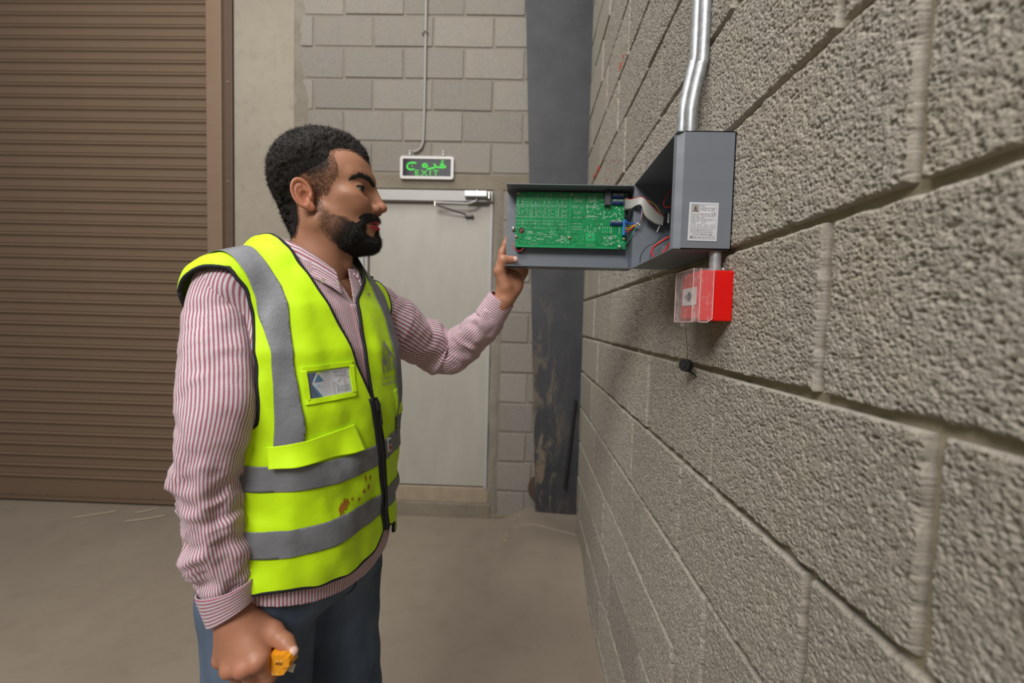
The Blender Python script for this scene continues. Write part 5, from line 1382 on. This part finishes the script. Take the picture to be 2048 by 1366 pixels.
navy = plain('navy_print', '#2c4468', 0.5); teal = plain('teal_print', '#2f6a8c', 0.5); pale = plain('pale_blue_print', '#8fb4c8', 0.5); taupe = plain('pale_grey_print', '#a8a4a6', 0.5)
def cprint(pts, nm, mat, d=.0027): return cpoly(pts, d, nm, mat, vest)
cprint([(.087, .19), (.245, .18), (.155, .47), (.087, .47)], 'card_print', navy); cprint([(.087, .47), (.155, .47), (.30, .875), (.087, .875)], 'card_print', navy)
cprint([(.155, .50), (.175, .52), (.325, .875), (.265, .875)], 'card_print', teal, .0029)
cprint([(.275, .23), (.365, .43), (.195, .445)], 'card_print', teal, .0029); cprint([(.205, .50), (.285, .49), (.245, .60)], 'card_print', pale, .0029); cprint([(.30, .60), (.335, .60), (.317, .55)], 'card_print', pale, .0029)
cprint([(.55, .52), (.575, .52), (.575, .86), (.55, .86)], 'card_print', taupe); cprint([(.56, .52), (.585, .52), (.66, .60), (.64, .62)], 'card_print', taupe); cprint([(.64, .52), (.74, .33), (.77, .35), (.67, .54)], 'card_print', taupe)
cprint([(.76, .36), (.81, .36), (.81, .80), (.76, .80)], 'card_print', taupe); cprint([(.81, .33), (.90, .43), (.90, .47), (.80, .38)], 'card_print', taupe)
def front_text(body_, name, u0, v0, wid, hgt, mapper, off, mat, parent):
    o = text_obj(body_, name, 1.0, (0, 0, 0), (1, 0, 0), (0, 1, 0), mat, parent)
    me = o.data; co = np.zeros(len(me.vertices) * 3); me.vertices.foreach_get('co', co); co = co.reshape(-1, 3)
    if len(co) == 0: return o
    co -= co.min(0); s = co.max(0); q = np.array([mapper(u0 + wid * x / s[0], v0 - hgt * y / s[1]) for x, y, _ in co])
    P = on_front(q[:, 0], q[:, 1], off) - MO; me.vertices.foreach_set('co', P.astype(np.float32).ravel()); me.update()
    return o
def AR_(s): return s[::-1]
ink = M['ink']
front_text(AR_('\ufee3\ufeee\ufee5 \u0625\ufee7\ufe98\ufeae\ufee7\ufe8e\ufeb7\ufef4\ufeee\ufee7\ufe8e\ufedd'), 'card_text', .575, .275, .265, .075, cq, .0029, ink, vest)
front_text(AR_('\ufecb\ufe92\ufeaa\ufe8d\ufedf\ufee0\ufeea \ufee3\ufea4\ufee4\ufeaa \ufee3\ufea4\ufe92\ufeee\ufe8f'), 'card_text', .585, .335, .27, .060, cq, .0029, ink, vest)
front_text(AR_('\ufee3\ufee8\ufeb4\ufed6 \ufe8d\ufedf\ufee4\ufeb8\ufe98\ufeae\ufef3\ufe8e\ufe95'), 'card_text', .60, .385, .225, .055, cq, .0029, ink, vest)
for k, v_ in enumerate((.655, .715, .775)):
    cprint([(.62, v_ - .022), (.645, v_ - .022), (.645, v_ + .014), (.62, v_ + .014)], 'card_print', M['ink_grey'], .0029); cprint([(.66, v_ - .008), (.87, v_ - .020), (.87, v_ - .008), (.66, v_ + .004)], 'card_print', M['ink_grey'], .0029)
plc = NT('clear_pocket_film', 0.06, 0, 0.5); _t = plc.n('ShaderNodeBsdfTransparent'); _x = plc.n('ShaderNodeMixShader'); _x.inputs[0].default_value = 0.07
plc.put(_x.inputs[1], _t.outputs[0]); plc.put(_x.inputs[2], plc.b.outputs[0]); plc.put(plc.t.nodes['Material Output'].inputs[0], _x.outputs[0])
cpoly([(.085, .12), (.905, .12), (.905, .88), (.085, .88)], .0036, 'clear_film', plc.m, vest)
# printed emblem on his left breast
M['silver'] = plain('silver_print', '#9d9aa0', 0.4, 0.3)
def bq(u, v): return np.array((.026 + .052 * u, 1.315 - .080 * v))
def brush(paths, w):
    for p in paths:
        v_, f_ = [], []
        for (u0, v0), (u1, v1) in zip(p[:-1], p[1:]):
            du, dv = u1 - u0, v1 - v0; l_ = math.hypot(du, dv); nx_, ny_ = -dv / l_ * w, du / l_ * w; b0 = len(v_)
            for t in np.linspace(0, 1, 6):
                v_ += [bq(u0 + du * t + nx_, v0 + dv * t + ny_), bq(u0 + du * t - nx_, v0 + dv * t - ny_)]
            f_ += [(b0 + 2 * k, b0 + 2 * k + 1, b0 + 2 * k + 3, b0 + 2 * k + 2) for k in range(5)]
        V_ = np.array(v_); man_mesh('emblem_stroke', on_front(V_[:, 0], V_[:, 1], .0046), np.array(f_), M['silver'], vest)
brush([[(.05, .78), (.05, .40), (.20, .58), (.38, .34), (.40, .76)], [(.12, .38), (.16, .24), (.34, .06)], [(.34, .02), (.62, .26), (.80, .40)], [(.58, .24), (.60, .74)], [(.82, .44), (.84, .72)]], .045)
front_text(AR_('\ufee3\ufeee\ufee5 \u0625\ufee7\ufe98\ufeae\ufee7\ufe8e\ufeb7\ufef4\ufeee\ufee7\ufe8e\ufedd'), 'emblem_text', -.10, .94, 1.0, .10, bq, .0046, M['silver'], vest)
front_text('MOON INTERNATIONAL', 'emblem_text', -.10, 1.08, 1.0, .10, bq, .0046, M['silver'], vest)
# zip
def front_line(zs, da, off): return on_front(np.interp(zs, ZR, AR) + da, zs, off)
zs = np.linspace(.935, 1.212, 50)
def ribbon_on(zs, a0, a1, off, name, mat, parent):
    L_ = on_front(np.interp(zs, ZR, AR) + a0, zs, off); R_ = on_front(np.interp(zs, ZR, AR) + a1, zs, off); V_ = np.stack([L_, R_], 1).reshape(-1, 3)
    o = man_mesh(name, V_, np.array([(2 * i, 2 * i + 1, 2 * i + 3, 2 * i + 2) for i in range(len(zs) - 1)]), mat, parent); s_ = o.modifiers.new('cloth', 'SOLIDIFY'); s_.thickness = .0012
ribbon_on(zs, -.010, .012, .0052, 'zip_tape', M['black_cloth'], vest)
mb = MB(); mb.tube(front_line(zs, .001, .0066) - MO, .0030, 6); mb.build('zip_teeth', plain('black_zip_teeth', '#0d0d0f', 0.35), vest, True)
sl = front_line(np.array((1.208, 1.198, 1.188)), .001, .010) - MO; MB().tube(sl, [.004, .0055, .004], 8).build('zip_slider', M['black_plastic'], vest, True)
sl = front_line(np.array((1.190, 1.172, 1.160)), .003, .012) - MO; MB().tube(sl, [.002, .003, .0035], 8).build('zip_pull', M['black_plastic'], vest, True)
# little woven tag sewn at the zip
poly_patch([(.030, 1.128), (.047, 1.124), (.050, 1.096), (.034, 1.098)], .0045, 'woven_tag', plain('white_woven_tag', '#c9c9c9', 0.7), vest, (6, 6))
poly_patch([(.033, 1.124), (.046, 1.121), (.047, 1.112), (.034, 1.114)], .0056, 'tag_print', plain('grey_tag_print', '#77757a', 0.7), vest, (6, 6))
poly_patch([(.035, 1.110), (.047, 1.108), (.0425, 1.100), (.0415, 1.100)], .0056, 'tag_print', plain('red_tag_print', '#a82a2e', 0.7), vest, (6, 6))
# dried orange paint spots
op = plain('dried_orange_paint', '#a8691d', 0.8, grain=0.3, gscale=200)
for (a_, z_c, ra, rz) in ((-.072, 1.026, .004, .009), (-.066, 1.031, .004, .010), (-.060, 1.034, .003, .006), (-.074, 1.008, .0022, .014), (-.050, 1.036, .002, .003), (-.030, 1.044, .003, .004), (-.019, 1.048, .0028, .005), (-.026, 1.066, .002, .006), (-.036, 1.030, .002, .004), (-.014, 1.064, .002, .005)):
    t = np.linspace(0, 2 * np.pi, 12, endpoint=False); k_ = 1 + .25 * np.sin(t * 3 + a_ * 900)
    aa = np.concatenate([[a_], a_ + ra * np.cos(t) * k_]); zz = np.concatenate([[z_c], z_c + rz * np.sin(t) * k_])
    man_mesh('paint_spot', on_front(aa, zz, .0036), np.array([(0, 1 + i, 1 + (i + 1) % 12) for i in range(12)]), op, vest)

# ------------------------------------------------------------------ shirt
shirt = empty('shirt', (0, 0, 0), man, label='red and white striped long sleeved shirt')
PITCH = 0.0054
def shirt_sdf(P): return torso_sdf(P) - 0.004 * sstep(.98, .88, P[..., 2]) - 0.6 * folds(P)
SV, SF = iso(shirt_sdf, 'shirt', 0.0)
def shirt_mask(V):
    a, b, z = V[:, 0], V[:, 1], V[:, 2]
    hem = np.interp(a, (-.19, -.147, -.10, -.02, .01, .06, .19), (.900, .883, .869, .857, .855, .866, .905))
    hem = np.where(b > -.02, hem, .885)
    m = np.minimum(z - hem, 1.475 + .25 * (-b) - z)
    vn = np.where((b > 0) & (z > 1.33), np.abs(a - .004) - np.clip((z - 1.385) * .33, -.05, .05), 1.0)
    return np.minimum(m, vn)
SV, SF = clip_mesh(SV, SF, shirt_mask(SV))
th = np.arctan2(SV[:, 0], SV[:, 1]); bend = np.where(SV[:, 1] > 0.02, SV[:, 0] * 1.12, th * .165)
st = th * .172 + .0
o = man_mesh('shirt_body', to_world(SV), SF, M['shirt'], shirt, True, dict(stripe=st / PITCH + 400)); s_ = o.modifiers.new('cloth', 'SOLIDIFY'); s_.thickness = .0012; s_.offset = -1
def sleeve(stations, n_str, name, seed, crease, parent, bend_s, m=110, nth=120, cap_in=True):
    """cloth tube through (centre, radius) stations with creases; stripes run along it"""
    C_ = spline([s[0] for s in stations], 14); Rr = np.interp(np.linspace(0, 1, len(C_)), np.linspace(0, 1, len(stations)), [s[1] for s in stations])
    L_ = np.concatenate([[0], np.cumsum(np.linalg.norm(np.diff(C_, axis=0), axis=1))]); t = np.linspace(0, L_[-1], m)
    C_ = np.stack([np.interp(t, L_, C_[:, k]) for k in range(3)], 1); Rr = np.interp(t, L_, Rr); s = t / L_[-1]
    for _ in range(4): C_[1:-1] = .5 * C_[1:-1] + .25 * (C_[2:] + C_[:-2])
    T = np.gradient(C_, axis=0); T /= np.linalg.norm(T, axis=1)[:, None]
    ref = np.array((0, 1.0, 0)); V = []; A = []
    u = ref - T[0] * (ref @ T[0]); u /= np.linalg.norm(u)
    for i in range(m):
        u = u - T[i] * (u @ T[i]); u /= np.linalg.norm(u); w = np.cross(T[i], u)
        a = np.linspace(0, 2 * np.pi, nth + 1); ca, sa = np.cos(a), np.sin(a)
        cr = crease(s[i], ca, sa)
        q = np.stack([ca * 1.5 + 7, sa * 1.5 + 3, np.full_like(ca, t[i] * 62)], -1) + .6 * vnoise(np.stack([ca * 1.1, sa * 1.1, np.full_like(ca, t[i] * 14)], -1), seed + 9)[:, None] * np.array((0, 0, 1.6))
        n1_ = vnoise(q, seed); n2_ = vnoise(np.stack([ca * 2.5, sa * 2.5, np.full_like(ca, t[i] * 22)], -1) + 11, seed + 1)
        rr_ = Rr[i] + cr * (.0080 * n1_ - .0050 * np.abs(vnoise(q * np.array((1, 1, 1.9)) + 5, seed + 2))) + .0030 * n2_
        V.append(C_[i] + rr_[:, None] * (ca[:, None] * u + sa[:, None] * w)); A.append(a / (2 * np.pi) * n_str)
    V = np.array(V).reshape(-1, 3); k = nth + 1; idx = np.arange(m * k).reshape(m, k)
    F = np.stack([idx[:-1, :-1], idx[:-1, 1:], idx[1:, 1:], idx[1:, :-1]], -1).reshape(-1, 4)
    o = man_mesh(name, V, F, M['shirt'], parent, True, dict(stripe=np.array(A).ravel()))
    s_ = o.modifiers.new('cloth', 'SOLIDIFY'); s_.thickness = .0012; s_.offset = -1
    return o
shr = to_world(SH_R)
sleeve([((RA[0][0][0] + .012, RA[0][0][1] + .012, RA[0][0][2] + .016), .008), ((RA[0][0][0] + .010, RA[0][0][1] + .010, RA[0][0][2] + .009), .028), ((RA[0][0][0] + .006, RA[0][0][1] + .006, RA[0][0][2] - .006), .043)] + RA[1:13] + [(RA[13][0], RA[13][1] * .80)], 58, 'sleeve', 31, lambda s, c, d: .25 + 1.15 * sstep(.50, .68, s) * (1 - .35 * sstep(.85, .95, s)) , shirt, .6)
shl = to_world(SH_L)
sleeve([((shl[0] - .05, shl[1] - .09, shl[2] + .005), .040), ((shl[0] - .015, shl[1] - .03, shl[2] + .0), .054)] + LAr[1:] + [pair(970, 603, 1006, 645, 1.064)], 48, 'sleeve', 57, lambda s, c, d: .35 + .8 * np.exp(-((s - .62) / .16) ** 2) + .3 * sstep(.7, .9, s), shirt, .6)
def cuff(A, ra, B, rb, name, tilt=None):
    """stiff cuff: stripes run around it"""
    A = np.array(A); B = np.array(B); T = B - A; L_ = np.linalg.norm(T); T /= L_; u = np.cross(T, (0, 1.0, 0)); u /= np.linalg.norm(u); w = np.cross(T, u); V = []; S = []; m, nth = 26, 64
    for i in range(m):
        t = i / (m - 1); r = ra + (rb - ra) * t; e = .0022 * math.sin(math.pi * t) ** .5 if t in (0, 1) else .0022
        for j in range(nth + 1):
            a = 2 * np.pi * j / nth; k = 1 + .025 * math.sin(2 * a + 1) + .02 * math.sin(3 * a)
            p = A + T * L_ * t + (r + e) * k * (math.cos(a) * u + math.sin(a) * w)
            if tilt is not None: p = p + T * (np.dot(math.cos(a) * u + math.sin(a) * w, tilt)) * t
            V.append(p); S.append(L_ * t / PITCH + .15)
    idx = np.arange(m * (nth + 1)).reshape(m, nth + 1); F = np.stack([idx[:-1, :-1], idx[:-1, 1:], idx[1:, 1:], idx[1:, :-1]], -1).reshape(-1, 4)
    o = man_mesh(name, np.array(V), F, M['shirt'], shirt, True, dict(stripe=np.array(S))); s_ = o.modifiers.new('cloth', 'SOLIDIFY'); s_.thickness = .002; s_.offset = -1
    return o
ca_, cb_ = arm_station(1166, 391, 511, .6435), arm_station(1222, 413, 517, .6440)
cuff(ca_[0], ca_[1] * 1.02, cb_[0], cb_[1] * 1.0, 'cuff', np.array((-.012, 0, 0)))
cuff(pair(958, 617, 998, 658, 1.070)[0], .0355, pair(985, 582, 1024, 610, 1.055)[0], .0315, 'cuff')
# collar
CN = np.array((0.012, 0.016))
prof_c = [(180, .0600, 1.5080, .0770, 1.4720), (140, .0600, 1.5050, .0800, 1.4690), (100, .0600, 1.4960, .0850, 1.4580), (70, .0605, 1.4830, .0900, 1.4440), (45, .0620, 1.4660, .0960, 1.4260), (30, .0640, 1.4540, .1010, 1.4130), (22, .0660, 1.4470, .1040, 1.4030)]
def collar_side(sgn, name):
    ph = np.array([p[0] for p in prof_c]); V = []; S = []; n, m = 60, 14
    for i in range(n + 1):
        f_ = 180 - (180 - 20) * i / n; g = [np.interp(f_, ph[::-1], [p[k] for p in prof_c][::-1]) for k in (1, 2, 3, 4)]
        for j in range(m + 1):
            t = j / m; r = g[0] + (g[2] - g[0]) * t + .006 * math.sin(math.pi * min(t * 1.6, 1)) ; z = g[1] + (g[3] - g[1]) * t + .004 * (1 - (2 * t - .3) ** 2 if t < .3 else .0)
            a = math.radians(f_) * sgn; V.append((CN[0] + r * math.sin(a), CN[1] + r * math.cos(a), z)); S.append(t * .042 / PITCH + .2)
    k = m + 1; idx = np.arange((n + 1) * k).reshape(n + 1, k); F = np.stack([idx[:-1, :-1], idx[:-1, 1:], idx[1:, 1:], idx[1:, :-1]], -1).reshape(-1, 4)
    o = man_mesh(name, to_world(np.array(V)), F, M['shirt'], shirt, True, dict(stripe=np.array(S))); s_ = o.modifiers.new('cloth', 'SOLIDIFY'); s_.thickness = .0022; s_.offset = 0
    return o
collar_side(-1, 'collar'); collar_side(1, 'collar')
st_v = []; st_f = []
for i in range(61):
    f_ = -178 + 356 * i / 60; ff_ = abs(((f_ + 180) % 360) - 180); a = math.radians(f_ + 180); af = abs(abs(f_) - 180) 
M['button'] = plain('ivory_button', '#c9bfb0', 0.35)
for q_ in ((-.036, 1.4200), (-.060, 1.4230)):
    p = on_front(np.array([q_[0]]), np.array([q_[1]]), .012)[0] - MO; MB().cyl(p, p + (MAN_F * .8 - MAN_L * .5) * .002, .0042, 12).build('button', M['button'], shirt, True)
# placket down the front between the two vest edges
zs = np.linspace(1.20, 1.385, 30)
for da, nm in ((.004, 'placket'),):
    V_ = []; S = []
    for z in zs:
        for k in range(7): V_.append((da - .012 + .004 * k, z)); S.append(k * .004 / PITCH + .3)
    V_ = np.array(V_); P = to_world(np.stack([V_[:, 0], front_b(V_[:, 0], V_[:, 1], .0025, shirt_sdf), V_[:, 1]], -1))
    F = np.array([(i * 7 + k, i * 7 + k + 1, (i + 1) * 7 + k + 1, (i + 1) * 7 + k) for i in range(len(zs) - 1) for k in range(6)])
    o = man_mesh(nm, P, F, M['shirt'], shirt, True, dict(stripe=np.array(S))); s_ = o.modifiers.new('cloth', 'SOLIDIFY'); s_.thickness = .0015

# ------------------------------------------------------------------ jeans, belt, shoes
def jeans_sdf(P):
    d = np.maximum(torso_sdf(P) + .012, P[..., 2] - .965)
    d = smax(d, .80 - P[..., 2], .05)
    for s in (-1, 1): d = smin(d, s_chain(P, [np.array(p) for p in LEGS[s]], (.098, .072, .062), .03), .035)
    n_ = .0030 * vnoise(np.stack([P[..., 0] * 20, P[..., 1] * 20, P[..., 2] * 26 + P[..., 0] * 16], -1), 21) + .0035 * vnoise(np.stack([P[..., 0] * 9, P[..., 1] * 9, P[..., 2] * 17 - P[..., 1] * 14], -1), 22)
    return d - n_
JV, JF = surface_nets(jeans_sdf, (-.24, -.20, .04), (.24, .22, 1.0), 0.0075)
JV, JF = clip_mesh(JV, JF, np.minimum(JV[:, 2] - .085, .94 - JV[:, 2]))
jeans = man_mesh('jeans', to_world(JV), JF, M['denim'], man)
fl = np.linspace(.80, .93, 16); fp = to_world(np.stack([np.full(16, .006), front_b(np.full(16, .006), fl, .0005, jeans_sdf), fl], -1))
MB().tube(fp - MO, .0022, 6).build('fly_seam', plain('dark_denim_seam', '#2c3648', 0.9), jeans, True)
MB().tube([fp[0] - MO + np.array((0, 0, .07)), fp[3] - MO + MAN_F * .012 + np.array((0, 0, .06))], .004, 8).build('drawcord', M['black_cloth'], jeans, True)
for s in (-1, 1):
    an = np.array(LEGS[s][2])
    def shoe(P, an=an): return smax(smin(s_ell(P, an + np.array((0, .060, -.055)), (.046, .140, .050)), s_cap(P, an + np.array((0, 0, .02)), an + np.array((0, -.005, -.05)), .050, .046), .03), -P[..., 2] + .004, .006)
    v_, f_ = surface_nets(shoe, an + np.array((-.07, -.09, -.095)), an + np.array((.07, .22, .05)), .008)
    man_mesh('shoe', to_world(v_), f_, plain('brown_leather_shoe', '#3b2d24', 0.5), man)

# ------------------------------------------------------------------ utility knife in his right hand
knife = empty('utility_knife', tuple(at(520, 1322, .637))); thing(knife, 'yellow plastic utility knife gripped in the lowered hand', 'knife')
K0 = np.array(at(520, 1322, .637)); kx = np.array(at(592, 1318, .632)) - np.array(at(541, 1321, .640)); kx /= np.linalg.norm(kx); ky = np.array((0, 1.0, 0)) - kx * kx[1]; ky /= np.linalg.norm(ky); kz = np.cross(kx, ky)
def kp(x, y, z): return kx * x + ky * y + kz * z
M['yellow'] = plain('yellow_abs', '#e89a17', 0.4)
def prism(outl, y0, y1, name, mat, parent):
    n = len(outl); v = [kp(x, y0, z) for x, z in outl] + [kp(x, y1, z) for x, z in outl]
    return mobj(name, v, [tuple(range(n))[::-1], tuple(range(n, 2 * n))] + [(i, (i + 1) % n, n + (i + 1) % n, n + i) for i in range(n)], mat, parent)
outl = [(-.045, -.016), (.040, -.019), (.046, -.018), (.056, -.008), (.060, -.006), (.063, .002), (.062, .009), (.058, .012)] + [(.056 - .0045 * k - (.0022 if k % 2 else 0), .0130 + (.0018 if k % 2 == 0 else 0)) for k in range(8)] + [(.018, .0165), (-.045, .0145)]
kb = prism(outl, -.008, .010, 'handle', M['yellow'], knife)
prism([(.036, -.001), (.052, -.003), (.050, .0015), (.037, .0025)], -.0086, -.0078, 'slot', plain('dark_amber_slot', '#8a5a0c', 0.5), knife)
prism([(.048, -.006), (.062, -.004), (.064, .004), (.061, .010), (.055, .0085), (.050, -.001)], -.0105, -.007, 'nose_cap', M['yellow'], knife)
prism([(.047, -.0175), (.057, -.0205), (.064, -.009), (.058, -.006)], -.002, .0005, 'blade', plain('grey_blade_steel', '#a9a59a', 0.3, 0.8), knife)
for (x, z) in ((.026, .0125), (.040, .0045), (.048, .0045), (.055, -.004), (.026, -.015), (.034, -.0165)): MB().ball(kp(x, -.0082, z), .0010, 6, 4).build('paint_fleck', plain('white_fleck', '#d8d4cc', 0.7), knife)
